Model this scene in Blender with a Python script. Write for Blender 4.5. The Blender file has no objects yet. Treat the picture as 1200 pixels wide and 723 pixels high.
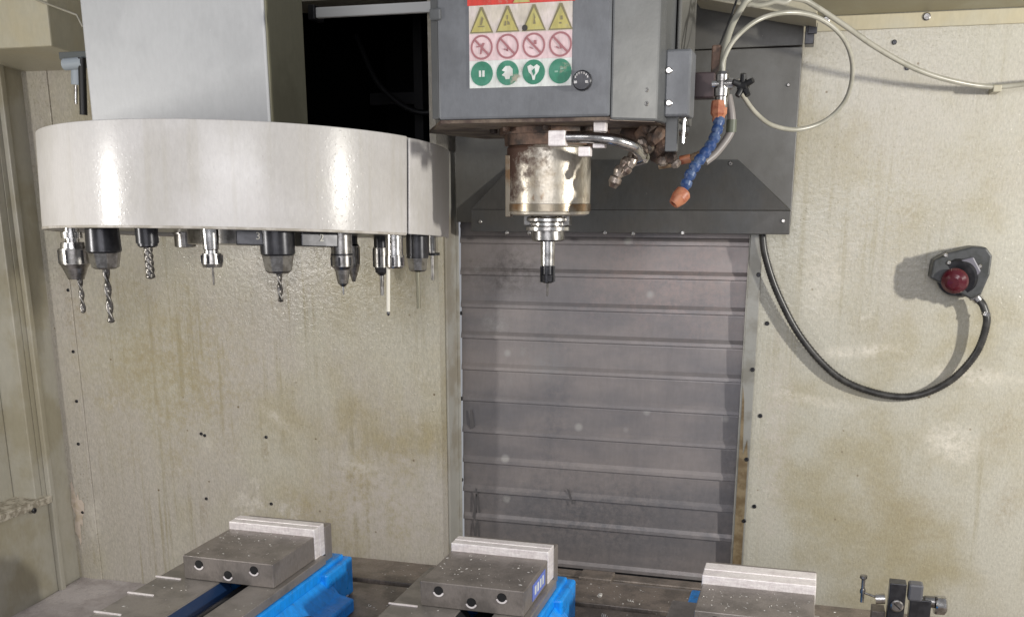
import bpy, bmesh, math, random
from mathutils import Vector, Matrix
R_ = math.radians
random.seed(7)
S = bpy.context.scene
COL = S.collection

# ------------------------------------------------------------------ camera, light, exposure
YAW, PITCH = R_(16.2), R_(15.0)
cd = bpy.data.cameras.new('camera'); cam = bpy.data.objects.new('camera', cd); COL.objects.link(cam)
cd.lens = 36.0; cd.sensor_width = 36.0; cd.sensor_fit = 'HORIZONTAL'
cd.shift_y = 191.0/1200.0
cd.clip_start = 0.02; cd.clip_end = 100
cam.location = (0, 0, 0); cam.rotation_euler = (R_(90)-PITCH, 0, YAW)
S.camera = cam
w = bpy.data.worlds.new('World'); S.world = w; w.use_nodes = True
bg = w.node_tree.nodes['Background']; bg.inputs[0].default_value = (0.92, 0.94, 1.0, 1); bg.inputs[1].default_value = 0.35

def area_lamp(name, loc, target, power, sx, sy, color):
    ld = bpy.data.lights.new(name, 'AREA'); ld.shape = 'RECTANGLE'; ld.size = sx; ld.size_y = sy
    ld.energy = power; ld.color = color
    o = bpy.data.objects.new(name, ld); COL.objects.link(o); o.location = loc
    o.rotation_euler = (Vector(target)-Vector(loc)).to_track_quat('-Z', 'Y').to_euler()
    return o
area_lamp('work_lamp', (1.22, 0.90, 0.115), (-0.45, 1.6, -0.20), 25.0, 0.045, 0.08, (1.0, 0.965, 0.89))
area_lamp('work_lamp', (-1.50, 0.62, -0.03), (-0.6, 1.5, -0.2), 5.5, 0.08, 0.26, (1.0, 0.97, 0.92))
area_lamp('door_fill', (-0.10, -0.55, 0.30), (-0.45, 1.5, -0.25), 14.5, 1.2, 0.7, (0.98, 0.97, 1.0))  # added soft frontal fill for ambient room light at the open door
S.view_settings.view_transform = 'Standard'; S.view_settings.look = 'None'
S.view_settings.exposure = 0.0; S.view_settings.gamma = 1.0
try: S.view_settings.use_curve_mapping = False
except Exception: pass
S.render.engine = 'CYCLES'

# ------------------------------------------------------------------ measuring: photo position on a known plane
Fv = Vector((-math.sin(YAW)*math.cos(PITCH), math.cos(YAW)*math.cos(PITCH), -math.sin(PITCH)))
Rv = Vector((math.cos(YAW), math.sin(YAW), 0)); Uv = Rv.cross(Fv)
def ray(x, y): return Fv*1200 + Rv*(x-600) - Uv*(y-552.5)
def aY(x, y, Y): d = ray(x, y); return d*(Y/d.y)
def aZ(x, y, Z): d = ray(x, y); return d*(Z/d.z)
def aX(x, y, X): d = ray(x, y); return d*(X/d.x)

# ------------------------------------------------------------------ materials
MC = {}
def mat(name, col, rough=0.5, metal=0.0, col2=None, nscale=8.0, lo=0.42, hi=0.62, stretch=(1,1,1), bump=0.0, bscale=60.0,
        spots=None, spot_scale=45.0, spot_lim=0.12, rvar=0.0, fine=0.0, spec=0.5, coat=0.0, aniso=0.0, runs=None, runs_amt=0.4, speck=None, col3=None, patch=None, patch_scale=7.0, streak=None, streak_amt=0.5, vor_bump=0.0):
    if name in MC: return MC[name]
    m = bpy.data.materials.new(name); m.use_nodes = True; nt = m.node_tree; N = nt.nodes; L = nt.links
    b = N['Principled BSDF']; b.inputs['Roughness'].default_value = rough; b.inputs['Metallic'].default_value = metal
    b.inputs['Specular IOR Level'].default_value = spec
    b.inputs['Coat Weight'].default_value = coat; b.inputs['Coat Roughness'].default_value = 0.18
    b.inputs['Base Color'].default_value = (*col, 1)
    tc = N.new('ShaderNodeTexCoord'); mp = N.new('ShaderNodeMapping'); L.new(tc.outputs['Object'], mp.inputs[0])
    mp.inputs['Scale'].default_value = stretch
    cur = None
    if aniso:
        tn = N.new('ShaderNodeTangent'); tn.direction_type = 'RADIAL'; tn.axis = 'Z'; L.new(tn.outputs[0], b.inputs['Tangent'])
        b.inputs['Anisotropic'].default_value = aniso; b.inputs['Anisotropic Rotation'].default_value = 0.25
    def mix(fac, a, bcol, typ='MIX'):
        x = N.new('ShaderNodeMix'); x.data_type = 'RGBA'; x.blend_type = typ
        if isinstance(fac, float): x.inputs[0].default_value = fac
        else: L.new(fac, x.inputs[0])
        if isinstance(a, tuple): x.inputs[6].default_value = (*a, 1)
        else: L.new(a, x.inputs[6])
        if isinstance(bcol, tuple): x.inputs[7].default_value = (*bcol, 1)
        else: L.new(bcol, x.inputs[7])
        return x.outputs[2]
    def ramp(sock, l, h):
        r = N.new('ShaderNodeMapRange'); L.new(sock, r.inputs[0]); r.inputs[1].default_value = l; r.inputs[2].default_value = h
        r.interpolation_type = 'SMOOTHSTEP'; return r.outputs[0]
    def noise(scale, det=6, vec=None, rg=0.6):
        n = N.new('ShaderNodeTexNoise'); n.inputs['Scale'].default_value = scale; n.inputs['Detail'].default_value = det
        n.inputs['Roughness'].default_value = rg; L.new(vec or mp.outputs[0], n.inputs[0]); return n.outputs[0]
    cur = col
    if col2:
        cur = mix(ramp(noise(nscale), lo, hi), cur, col2)
    if col3:
        m3 = N.new('ShaderNodeMapping'); L.new(tc.outputs['Object'], m3.inputs[0]); m3.inputs['Location'].default_value = (3.1, 1.7, 5.3); m3.inputs['Scale'].default_value = (1, 1, 0.6)
        cur = mix(ramp(noise(3.0, 7, m3.outputs[0], 0.62), 0.44, 0.60), cur, col3)
    if runs:
        mr_ = N.new('ShaderNodeMapping'); L.new(tc.outputs['Object'], mr_.inputs[0]); mr_.inputs['Scale'].default_value = (1, 1, 0.028)
        f1 = ramp(noise(75.0, 4, mr_.outputs[0], 0.6), 0.50, 0.68); f2 = ramp(noise(5.0, 4, tc.outputs['Object'], 0.6), 0.40, 0.62)
        q = N.new('ShaderNodeMath'); q.operation = 'MULTIPLY'; L.new(f1, q.inputs[0]); L.new(f2, q.inputs[1])
        q2 = N.new('ShaderNodeMath'); q2.operation = 'MULTIPLY'; L.new(q.outputs[0], q2.inputs[0]); q2.inputs[1].default_value = runs_amt
        cur = mix(q2.outputs[0], cur, runs)
    if speck:
        v2 = N.new('ShaderNodeTexVoronoi'); v2.inputs['Scale'].default_value = 170; L.new(tc.outputs['Object'], v2.inputs[0])
        a2 = N.new('ShaderNodeMapRange'); L.new(v2.outputs['Distance'], a2.inputs[0]); a2.inputs[1].default_value = 0.42; a2.inputs[2].default_value = 0.18
        s2 = N.new('ShaderNodeSeparateColor'); L.new(v2.outputs['Color'], s2.inputs[0])
        g2 = N.new('ShaderNodeMapRange'); L.new(s2.outputs[1], g2.inputs[0]); g2.inputs[1].default_value = 0.55; g2.inputs[2].default_value = 0.95; g2.inputs[4].default_value = 0.6
        u2 = N.new('ShaderNodeMath'); u2.operation = 'MULTIPLY'; L.new(a2.outputs[0], u2.inputs[0]); L.new(g2.outputs[0], u2.inputs[1])
        f3 = ramp(noise(4.0, 5, tc.outputs['Object'], 0.6), 0.38, 0.60)
        u3 = N.new('ShaderNodeMath'); u3.operation = 'MULTIPLY'; L.new(u2.outputs[0], u3.inputs[0]); L.new(f3, u3.inputs[1])
        cur = mix(u3.outputs[0], cur, speck)
    if patch:
        cur = mix(ramp(noise(patch_scale, 8, tc.outputs['Object'], 0.72), 0.60, 0.70), cur, patch)
    if streak:
        ms = N.new('ShaderNodeMapping'); L.new(tc.outputs['Object'], ms.inputs[0]); ms.inputs['Scale'].default_value = (1, 1, 0.05)
        f = ramp(noise(26.0, 5, ms.outputs[0], 0.7), 0.5, 0.75)
        q = N.new('ShaderNodeMath'); q.operation = 'MULTIPLY'; L.new(f, q.inputs[0]); q.inputs[1].default_value = streak_amt
        cur = mix(q.outputs[0], cur, streak)
    if fine:
        fm = N.new('ShaderNodeMapping'); L.new(tc.outputs['Object'], fm.inputs[0]); fm.inputs['Scale'].default_value = (1, 1, 0.35); f = noise(bscale*2.2, 2, fm.outputs[0], 0.8); g = N.new('ShaderNodeMapRange'); L.new(f, g.inputs[0])
        g.inputs[1].default_value = 0.3; g.inputs[2].default_value = 0.7
        g.inputs[3].default_value = 1-fine; g.inputs[4].default_value = 1+fine
        vm = N.new('ShaderNodeVectorMath'); vm.operation = 'SCALE'
        if isinstance(cur, tuple): vm.inputs[0].default_value = cur
        else: L.new(cur, vm.inputs[0])
        L.new(g.outputs[0], vm.inputs['Scale']); cur = vm.outputs[0]
    if spots:
        v = N.new('ShaderNodeTexVoronoi'); v.inputs['Scale'].default_value = spot_scale; L.new(tc.outputs['Object'], v.inputs[0])
        a = N.new('ShaderNodeMapRange'); L.new(v.outputs['Distance'], a.inputs[0]); a.inputs[1].default_value = spot_lim; a.inputs[2].default_value = spot_lim*0.5
        sep = N.new('ShaderNodeSeparateColor'); L.new(v.outputs['Color'], sep.inputs[0])
        c = N.new('ShaderNodeMath'); c.operation = 'GREATER_THAN'; L.new(sep.outputs[0], c.inputs[0]); c.inputs[1].default_value = 0.72
        mu = N.new('ShaderNodeMath'); mu.operation = 'MULTIPLY'; L.new(a.outputs[0], mu.inputs[0]); L.new(c.outputs[0], mu.inputs[1])
        cur = mix(mu.outputs[0], cur, spots)
    if not isinstance(cur, tuple): L.new(cur, b.inputs['Base Color'])
    if rvar:
        r = N.new('ShaderNodeMapRange'); L.new(noise(nscale*1.7), r.inputs[0]); r.inputs[1].default_value = 0.3; r.inputs[2].default_value = 0.7
        r.inputs[3].default_value = max(0.05, rough-rvar); r.inputs[4].default_value = min(1, rough+rvar); L.new(r.outputs[0], b.inputs['Roughness'])
    if bump:
        bn = N.new('ShaderNodeBump'); bn.inputs['Strength'].default_value = bump; bn.inputs['Distance'].default_value = 0.002
        L.new(noise(bscale, 5), bn.inputs['Height'])
        last = bn
        if vor_bump:
            vb = N.new('ShaderNodeTexVoronoi'); vb.inputs['Scale'].default_value = 190; L.new(tc.outputs['Object'], vb.inputs[0])
            mr = N.new('ShaderNodeMapRange'); L.new(vb.outputs['Distance'], mr.inputs[0]); mr.inputs[1].default_value = 0.35; mr.inputs[2].default_value = 0.0
            sp2 = N.new('ShaderNodeSeparateColor'); L.new(vb.outputs['Color'], sp2.inputs[0])
            c2 = N.new('ShaderNodeMath'); c2.operation = 'GREATER_THAN'; L.new(sp2.outputs[1], c2.inputs[0]); c2.inputs[1].default_value = 0.6
            m2 = N.new('ShaderNodeMath'); m2.operation = 'MULTIPLY'; L.new(mr.outputs[0], m2.inputs[0]); L.new(c2.outputs[0], m2.inputs[1])
            b2 = N.new('ShaderNodeBump'); b2.inputs['Strength'].default_value = vor_bump; b2.inputs['Distance'].default_value = 0.0012
            L.new(m2.outputs[0], b2.inputs['Height']); L.new(bn.outputs[0], b2.inputs['Normal']); last = b2
        L.new(last.outputs[0], b.inputs['Normal'])
    MC[name] = m; return m

WALL = mat('oily_beige_paint', (0.49, 0.462, 0.38), 0.20, 0, (0.37, 0.315, 0.19), 2.6, 0.42, 0.68, bump=0.42, bscale=150, spots=(0.17, 0.13, 0.08),
           spot_scale=24, spot_lim=0.07, rvar=0.08, fine=0.14, runs=(0.33, 0.29, 0.19), runs_amt=0.7, speck=(0.16, 0.125, 0.07), col3=(0.475, 0.44, 0.385), streak=(0.38, 0.35, 0.26), streak_amt=0.30, patch=(0.61, 0.575, 0.51), vor_bump=0.45)
WALLR = mat('oily_beige_paint_right', (0.465, 0.447, 0.382), 0.19, 0, (0.365, 0.325, 0.22), 3.2, 0.44, 0.66, bump=0.42, bscale=150, spots=(0.24, 0.20, 0.14),
           spot_scale=28, spot_lim=0.07, rvar=0.08, fine=0.12, runs=(0.35, 0.32, 0.23), runs_amt=0.6, speck=(0.20, 0.165, 0.105), col3=(0.46, 0.435, 0.375), streak=(0.39, 0.36, 0.28), streak_amt=0.28, patch=(0.64, 0.60, 0.53), patch_scale=4.0, vor_bump=0.45)
SIDEW = mat('side_wall_paint', (0.40, 0.38, 0.32), 0.45, 0, (0.33, 0.30, 0.22), 6, bump=0.15, rvar=0.1, fine=0.05)
STRIP = mat('grey_steel_strip', (0.46, 0.45, 0.40), 0.4, 0.2, (0.30, 0.27, 0.19), 12, bump=0.1, rvar=0.1, streak=(0.2, 0.16, 0.1), streak_amt=0.4)
RUSTSTRIP = mat('stained_steel_strip', (0.44, 0.43, 0.39), 0.4, 0.2, (0.34, 0.31, 0.25), 9, 0.45, 0.6, bump=0.2, rvar=0.1)
FLOORM = mat('wet_tray_paint', (0.50, 0.46, 0.46), 0.3, 0, (0.38, 0.34, 0.34), 14, bump=0.4, bscale=90, rvar=0.12, fine=0.1)
WHITE = mat('white_machine_enamel', (0.585, 0.565, 0.55), 0.33, 0, (0.51, 0.49, 0.465), 6, 0.42, 0.62, bump=0.10, bscale=120, rvar=0.05, fine=0.05, aniso=0.85, spec=0.9,
            streak=(0.46, 0.43, 0.37), streak_amt=0.25, patch=(0.50, 0.48, 0.44), patch_scale=6, runs=(0.42, 0.39, 0.32), runs_amt=0.25, vor_bump=0.12)
COLM = mat('pale_grey_enamel', (0.46, 0.465, 0.47), 0.42, 0, (0.42, 0.425, 0.43), 8, bump=0.12, bscale=70, fine=0.03, spots=(0.52, 0.52, 0.52), spot_scale=60, spot_lim=0.08)
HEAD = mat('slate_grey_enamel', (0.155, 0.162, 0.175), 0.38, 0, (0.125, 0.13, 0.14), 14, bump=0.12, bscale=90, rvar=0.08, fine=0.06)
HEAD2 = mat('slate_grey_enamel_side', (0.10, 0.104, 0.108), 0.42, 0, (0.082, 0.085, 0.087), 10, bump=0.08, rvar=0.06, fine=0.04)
GREY = mat('column_cover_grey', (0.125, 0.123, 0.115), 0.38, 0, (0.10, 0.096, 0.087), 8, bump=0.12, rvar=0.1, fine=0.05, spots=(0.25, 0.24, 0.22), spot_scale=40, spot_lim=0.05)
DARKG = mat('column_skirt_dark_grey', (0.060, 0.060, 0.059), 0.42, 0, (0.062, 0.058, 0.052), 12, bump=0.15, rvar=0.1, fine=0.1, spots=(0.14, 0.13, 0.12), spot_scale=45, spot_lim=0.05)
RUST = mat('rusty_brown_metal', (0.17, 0.105, 0.075), 0.6, 0.2, (0.045, 0.032, 0.026), 28, 0.4, 0.6, bump=0.6, bscale=120, fine=0.2)
UNDER = mat('stained_underside', (0.19, 0.145, 0.105), 0.5, 0.2, (0.06, 0.035, 0.028), 20, 0.42, 0.60, bump=0.3, bscale=80, fine=0.15)
NOSE = mat('stained_nose_steel', (0.50, 0.46, 0.39), 0.38, 0.35, (0.35, 0.29, 0.21), 22, 0.46, 0.66, bump=0.3, bscale=70, rvar=0.1, fine=0.15, patch=(0.25, 0.16, 0.10), patch_scale=45)
NOSE2 = mat('nose_ring_steel', (0.30, 0.26, 0.20), 0.3, 0.8, (0.2, 0.12, 0.06), 24, bump=0.15)
SLAT = mat('way_cover_steel', (0.285, 0.255, 0.248), 0.42, 0.35, (0.185, 0.177, 0.186), 4.0, 0.36, 0.66, stretch=(0.6, 1, 1.6), patch=(0.285, 0.27, 0.265), patch_scale=9, bump=0.08, bscale=40, rvar=0.1, fine=0.05,
           spots=(0.37, 0.355, 0.345), spot_scale=21, spot_lim=0.22, streak=(0.17, 0.16, 0.165), streak_amt=0.3)
SLATE = mat('way_cover_edge', (0.36, 0.34, 0.33), 0.35, 0.5, (0.22, 0.20, 0.19), 20, bump=0.05)
BLACK = mat('black_rubber', (0.012, 0.012, 0.013), 0.5)
VOID = mat('black_recess', (0.004, 0.004, 0.005), 0.8, bump=0.1, spec=0.1)  # near-black paint puts the darkness of deep recesses into the colour
BPLAST = mat('black_tool_steel', (0.03, 0.03, 0.034), 0.28, 0.5, (0.05, 0.05, 0.055), 60)
STEEL = mat('bright_steel', (0.62, 0.61, 0.60), 0.22, 1.0, (0.42, 0.40, 0.38), 80, rvar=0.06)
DSTEEL = mat('grey_steel', (0.34, 0.33, 0.32), 0.3, 1.0, (0.2, 0.19, 0.18), 90)
DRILL = mat('dark_drill_steel', (0.17, 0.16, 0.15), 0.33, 0.9, (0.10, 0.095, 0.09), 90)
WCER = mat('pale_rod', (0.75, 0.72, 0.63), 0.4)
ALU = mat('milled_aluminium', (0.88, 0.83, 0.82), 0.45, 0.20, (0.76, 0.70, 0.70), 45, bump=0.25, bscale=140, fine=0.10, stretch=(1, 1, 5))
VISE = mat('vise_cast_steel', (0.27, 0.24, 0.22), 0.42, 0.4, (0.185, 0.165, 0.15), 18, bump=0.18, bscale=150, rvar=0.08, fine=0.10)
VISE2 = mat('vise_ground_steel', (0.29, 0.265, 0.245), 0.38, 0.4, (0.20, 0.185, 0.17), 16, bump=0.12, bscale=150, rvar=0.08, fine=0.08)
BLUE = mat('vise_blue_paint', (0.008, 0.30, 0.86), 0.34, 0, (0.012, 0.22, 0.64), 26, patch=(0.05, 0.13, 0.25), patch_scale=38, bump=0.25, bscale=60, rvar=0.1, fine=0.12)
TABLE = mat('machine_table_iron', (0.24, 0.20, 0.17), 0.45, 0.3, (0.15, 0.128, 0.11), 22, bump=0.35, bscale=130, rvar=0.1, fine=0.2, spots=(0.34, 0.31, 0.28), spot_scale=60, spot_lim=0.10)
LOCB = mat('blue_hose_plastic', (0.014, 0.045, 0.15), 0.42, 0, (0.07, 0.11, 0.20), 70, 0.45, 0.6)
ORANGE = mat('orange_plastic', (0.42, 0.17, 0.09), 0.45, 0, (0.28, 0.08, 0.04), 60)
TUBE = mat('milky_hose', (0.36, 0.345, 0.29), 0.28, 0, (0.28, 0.27, 0.22), 30)
TUBE2 = mat('milky_hose_dim', (0.30, 0.29, 0.24), 0.3)
RED = mat('red_button_plastic', (0.075, 0.006, 0.013), 0.2, 0, coat=0.4)
EGREY = mat('switch_grey_plastic', (0.05, 0.052, 0.054), 0.4, 0, (0.03, 0.032, 0.03), 40, bump=0.2)
EVIO = mat('switch_pale_panel', (0.13, 0.125, 0.15), 0.4)
CORD = mat('black_conduit', (0.025, 0.024, 0.023), 0.35, 0, (0.05, 0.048, 0.045), 60)
SW = mat('sticker_white', (0.72, 0.74, 0.71), 0.5, 0, (0.62, 0.64, 0.60), 30, fine=0.14, bump=0.2, patch=(0.36, 0.32, 0.25), patch_scale=26)
SP = mat('sticker_pink', (0.74, 0.56, 0.57), 0.5, 0, (0.66, 0.50, 0.50), 30, fine=0.14, bump=0.2, patch=(0.36, 0.32, 0.25), patch_scale=26)
SL = mat('sticker_lilac', (0.66, 0.58, 0.55), 0.5, 0, (0.58, 0.52, 0.44), 30, fine=0.14, bump=0.2, patch=(0.36, 0.32, 0.25), patch_scale=26)
SY = mat('sticker_yellow', (0.46, 0.40, 0.13), 0.5, 0, (0.46, 0.42, 0.16), 60, fine=0.14, bump=0.2, patch=(0.36, 0.32, 0.25), patch_scale=26)
SYD = mat('sticker_olive', (0.22, 0.19, 0.10), 0.5)
SR = mat('sticker_red', (0.60, 0.045, 0.03), 0.4, fine=0.14, bump=0.2, patch=(0.36, 0.32, 0.25), patch_scale=26)
SPR = mat('sticker_ring', (0.36, 0.15, 0.16), 0.5)
SG = mat('sticker_green', (0.03, 0.20, 0.12), 0.5, 0, (0.06, 0.24, 0.16), 60, fine=0.14, bump=0.2, patch=(0.36, 0.32, 0.25), patch_scale=26)
SK = mat('sticker_black', (0.04, 0.035, 0.03), 0.5)
OLIVE = mat('column_side_shaded', (0.20, 0.19, 0.13), 0.5, 0, (0.16, 0.15, 0.10), 10, bump=0.1, fine=0.05)
VIOB = mat('blue_highlight', (0.16, 0.22, 0.62), 0.35)
CHIP = mat('metal_chip', (0.80, 0.78, 0.74), 0.35, 0.4)
CREAMP = mat('upper_panel_cream', (0.45, 0.42, 0.32), 0.45, 0, (0.46, 0.41, 0.28), 5, bump=0.15, rvar=0.1, fine=0.05)

# ------------------------------------------------------------------ mesh helpers
class MB:
    def __init__(s): s.v = []; s.f = []; s.sm = []; s.mi = []
    def add(s, vs, fs, smooth=False, mi=0):
        o = len(s.v); s.v += [Vector(v) for v in vs]
        for f in fs: s.f.append(tuple(i+o for i in f)); s.sm.append(smooth); s.mi.append(mi)
        return s
    def box(s, x0, x1, y0, y1, z0, z1, M=None, mi=0):
        vs = [Vector((x, y, z)) for z in (z0, z1) for y in (y0, y1) for x in (x0, x1)]
        if M: vs = [M @ v for v in vs]
        return s.add(vs, [(0,2,3,1),(4,5,7,6),(0,1,5,4),(2,6,7,3),(0,4,6,2),(1,3,7,5)], mi=mi)
    def hexa(s, vs, mi=0):    # 8 corners: bottom ring (4, ccw from above) then top ring
        return s.add(vs, [(3,2,1,0),(4,5,6,7),(0,1,5,4),(1,2,6,5),(2,3,7,6),(3,0,4,7)], mi=mi)
    def lathe(s, org, axis, prof, n=28, mi=0, smooth=True, caps=True):
        axis = Vector(axis).normalized(); a = axis.orthogonal().normalized(); b = axis.cross(a); org = Vector(org)
        # each profile segment gets its own ring pair so edges stay crisp
        for (h0, r0), (h1, r1) in zip(prof, prof[1:]):
            if abs(h0-h1) < 1e-9 and abs(r0-r1) < 1e-9: continue
            vs = []
            for h, r in ((h0, r0), (h1, r1)):
                for i in range(n):
                    t = 2*math.pi*i/n; vs.append(org + axis*h + (a*math.cos(t)+b*math.sin(t))*max(r, 1e-5))
            s.add(vs, [(i, (i+1) % n, n+(i+1) % n, n+i) for i in range(n)], smooth, mi)
        if caps:
            for (h, r), fl in ((prof[0], True), (prof[-1], False)):
                if r > 1e-4:
                    vs = [org + axis*h + (a*math.cos(2*math.pi*i/n)+b*math.sin(2*math.pi*i/n))*r for i in range(n)]
                    s.add(vs, [tuple(range(n))[::-1] if fl else tuple(range(n))], False, mi)
        return s
    def cyl(s, p0, p1, r, r1=None, n=20, mi=0):
        p0 = Vector(p0); p1 = Vector(p1); d = p1-p0
        return s.lathe(p0, d, [(0, r), (d.length, r if r1 is None else r1)], n, mi)
    def tube(s, pts, r, n=10, mi=0, rfun=None):
        pts = [Vector(p) for p in pts]; up = None; vs = []
        for i, p in enumerate(pts):
            t = (pts[min(i+1, len(pts)-1)]-pts[max(i-1, 0)]).normalized()
            if up is None: up = t.orthogonal().normalized()
            up = (up - t*up.dot(t)).normalized(); b = t.cross(up); rr = rfun(i) if rfun else r
            for k in range(n):
                a = 2*math.pi*k/n; vs.append(p + (up*math.cos(a)+b*math.sin(a))*rr)
        m = len(pts)
        fs = [(i*n+k, i*n+(k+1) % n, (i+1)*n+(k+1) % n, (i+1)*n+k) for i in range(m-1) for k in range(n)]
        s.add(vs, fs, True, mi); s.add(vs[:n], [tuple(range(n))[::-1]], False, mi); s.add(vs[-n:], [tuple(range(n))], False, mi)
        return s
    def prism(s, poly, axis, a0, a1, mi=0, M=None):    # poly in the two other axes
        def P(u, v, a):
            p = {'x': (a, u, v), 'y': (u, a, v), 'z': (u, v, a)}[axis]; p = Vector(p); return M @ p if M else p
        n = len(poly); vs = [P(u, v, a0) for u, v in poly]+[P(u, v, a1) for u, v in poly]
        return s.add(vs, [tuple(range(n))[::-1], tuple(range(n, 2*n))]+[(i, (i+1) % n, n+(i+1) % n, n+i) for i in range(n)], mi=mi)
    def drill(s, x, y, z0, z1, r, twist=900, lobes=2, n=16, depth=0.30, mi=0):
        L = z0-z1; m = max(12, int(L/0.0016)); vs = []
        for i in range(m+1):
            z = z0-L*i/m; tw = twist*L*i/m; rr = r*(0.25 if i == m else 1)
            for k in range(n):
                a = 2*math.pi*k/n; q = rr*(1-depth+depth*math.cos(lobes*(a-tw))); vs.append(Vector((x+q*math.cos(a), y+q*math.sin(a), z)))
        s.add(vs, [(i*n+k, i*n+(k+1) % n, (i+1)*n+(k+1) % n, (i+1)*n+k) for i in range(m) for k in range(n)], True, mi)
        s.add(vs[-n:], [tuple(range(n))], False, mi); return s
    def build(s, name, m, parent=None, bevel=0.0, seg=2):
        me = bpy.data.meshes.new(name)
        off = wloc(parent) if parent else Vector((0, 0, 0))
        M = (parent['_m'] if False else None)
        me.from_pydata([v-off for v in s.v], [], s.f); me.update()
        ms = m if isinstance(m, (list, tuple)) else [m]
        for x in ms: me.materials.append(x)
        for p, q, k in zip(me.polygons, s.sm, s.mi): p.use_smooth = q; p.material_index = k
        bm = bmesh.new(); bm.from_mesh(me); bmesh.ops.recalc_face_normals(bm, faces=bm.faces); bm.to_mesh(me); bm.free()
        o = bpy.data.objects.new(name, me); COL.objects.link(o)
        if parent: o.parent = parent
        if bevel:
            b = o.modifiers.new('bevel', 'BEVEL'); b.width = bevel; b.segments = seg; b.limit_method = 'ANGLE'; b.angle_limit = R_(40)
        return o
WL = {}
def wloc(o):
    p = Vector((0, 0, 0))
    while o is not None: p += Vector(o.location); o = o.parent
    return p
def tag(o, label=None, cat=None, group=None, kind=None):
    if label: o['label'] = label
    if cat: o['category'] = cat
    if group: o['group'] = group
    if kind: o['kind'] = kind
    return o
def thing(name, loc, label, cat, group=None):
    o = bpy.data.objects.new(name, None); COL.objects.link(o); o.location = loc; o.empty_display_size = 0.02
    return tag(o, label, cat, group)
def spline(pts, per=14):
    P = [Vector(p) for p in pts]; P = [P[0]*2-P[1]]+P+[P[-1]*2-P[-2]]; out = []
    for i in range(1, len(P)-2):
        a, b, c, d = P[i-1:i+3]
        for k in range(per):
            t = k/per; out.append(0.5*((2*b)+(c-a)*t+(2*a-5*b+4*c-d)*t*t+(3*b-a-3*c+d)*t**3))
    out.append(P[-2]); return out
SCREWME = {}
def screw(parent, p, r=0.0036, axis=(0, -1, 0), m=None, name='screw'):
    key = (round(r, 4), axis, (m or BPLAST).name)
    if key not in SCREWME:
        b = MB(); b.lathe((0, 0, 0), axis, [(-0.002, r), (0.0016, r), (0.0026, r*0.72)], 12, caps=False)
        b.lathe((0, 0, 0), axis, [(0.0026, r*0.72), (0.0026, r*0.42), (0.0008, r*0.40), (0.0008, 0)], 12, caps=False)
        o = b.build(name, m or BPLAST); SCREWME[key] = o.data; COL.objects.unlink(o); bpy.data.objects.remove(o)
    o = bpy.data.objects.new(name, SCREWME[key]); COL.objects.link(o); o.parent = parent
    o.location = Vector(p) - wloc(parent); return o

# ================================================================== SETTING
YB, YL, YR = 1.90, 1.79, 1.885
# ---- left back wall with the magazine opening
b = MB()
OX0, OX1, OZ0, OZ1 = -1.00, -0.672, 0.02, 0.335
b.box(-1.56, OX0, YL, YB, -0.90, 0.62); b.box(OX1, -0.66, YL, YB, -0.90, 0.62)
b.box(OX0, OX1, YL, YB, -0.90, OZ0); b.box(OX0, OX1, YL, YB, OZ1, 0.62)
wl = tag(b.build('wall_left', WALL), kind='structure')
wl.data.update()
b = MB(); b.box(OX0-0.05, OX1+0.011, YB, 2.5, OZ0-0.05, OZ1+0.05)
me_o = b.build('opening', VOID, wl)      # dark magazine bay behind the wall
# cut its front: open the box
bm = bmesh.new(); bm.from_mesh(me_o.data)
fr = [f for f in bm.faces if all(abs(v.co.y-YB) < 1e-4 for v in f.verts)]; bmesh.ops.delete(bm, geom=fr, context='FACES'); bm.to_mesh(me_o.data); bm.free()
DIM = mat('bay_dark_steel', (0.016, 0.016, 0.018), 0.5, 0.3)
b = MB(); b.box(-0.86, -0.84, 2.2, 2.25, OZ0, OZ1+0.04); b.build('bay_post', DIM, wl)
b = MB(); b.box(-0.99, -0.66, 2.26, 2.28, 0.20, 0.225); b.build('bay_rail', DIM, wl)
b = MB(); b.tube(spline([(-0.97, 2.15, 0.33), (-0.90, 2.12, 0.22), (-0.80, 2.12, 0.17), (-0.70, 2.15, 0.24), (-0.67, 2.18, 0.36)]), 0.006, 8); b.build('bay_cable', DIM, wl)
# overlapping sheet edge at the left corner with its screws
b = MB(); b.box(-1.545, -1.462, YL-0.004, YL-0.0003, -0.86, 0.60); se = b.build('sheet_edge', WALL, wl, 0.001)
for px, py in ((86, 412), (90, 470), (92, 520), (80, 340), (97, 600)): screw(se, aY(px, py, YL-0.004), 0.0034)
for px, py in ((312, 512), (240, 510), (318, 590), (242, 584), (236, 508)): screw(wl, aY(px, py, YL), 0.0033)
# worn bare patch in the corner
b = MB()
cpt = aY(91, 600, YL-0.0048); ring = []
for i in range(26):
    t = 2*math.pi*i/26; rr = (1+0.35*math.sin(3*t+1)+0.22*math.sin(7*t)); ring.append((cpt.x+0.013*rr*math.cos(t), YL-0.0047, cpt.z+0.055*rr*math.sin(t)))
b.add(ring, [tuple(range(26))]); b.build('bare_patch', mat('bare_primer', (0.62, 0.53, 0.45), 0.5, 0, (0.50, 0.42, 0.32), 60, bump=0.4), wl)
# ---- right back wall
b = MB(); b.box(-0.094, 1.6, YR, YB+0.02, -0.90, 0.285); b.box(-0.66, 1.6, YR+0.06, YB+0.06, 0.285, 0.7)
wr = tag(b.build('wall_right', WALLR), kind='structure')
# ---- wall behind the way cover
b = MB(); b.box(-0.66, -0.094, YB+0.02, YB+0.04, -0.9, 0.285); tag(b.build('wall_back', VOID), kind='structure')
for px, py in ((899, 379), (891, 487), (884, 593), (1048, 50), (1063, 80)): screw(wr, aY(px, py, YR), 0.0040)
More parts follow.
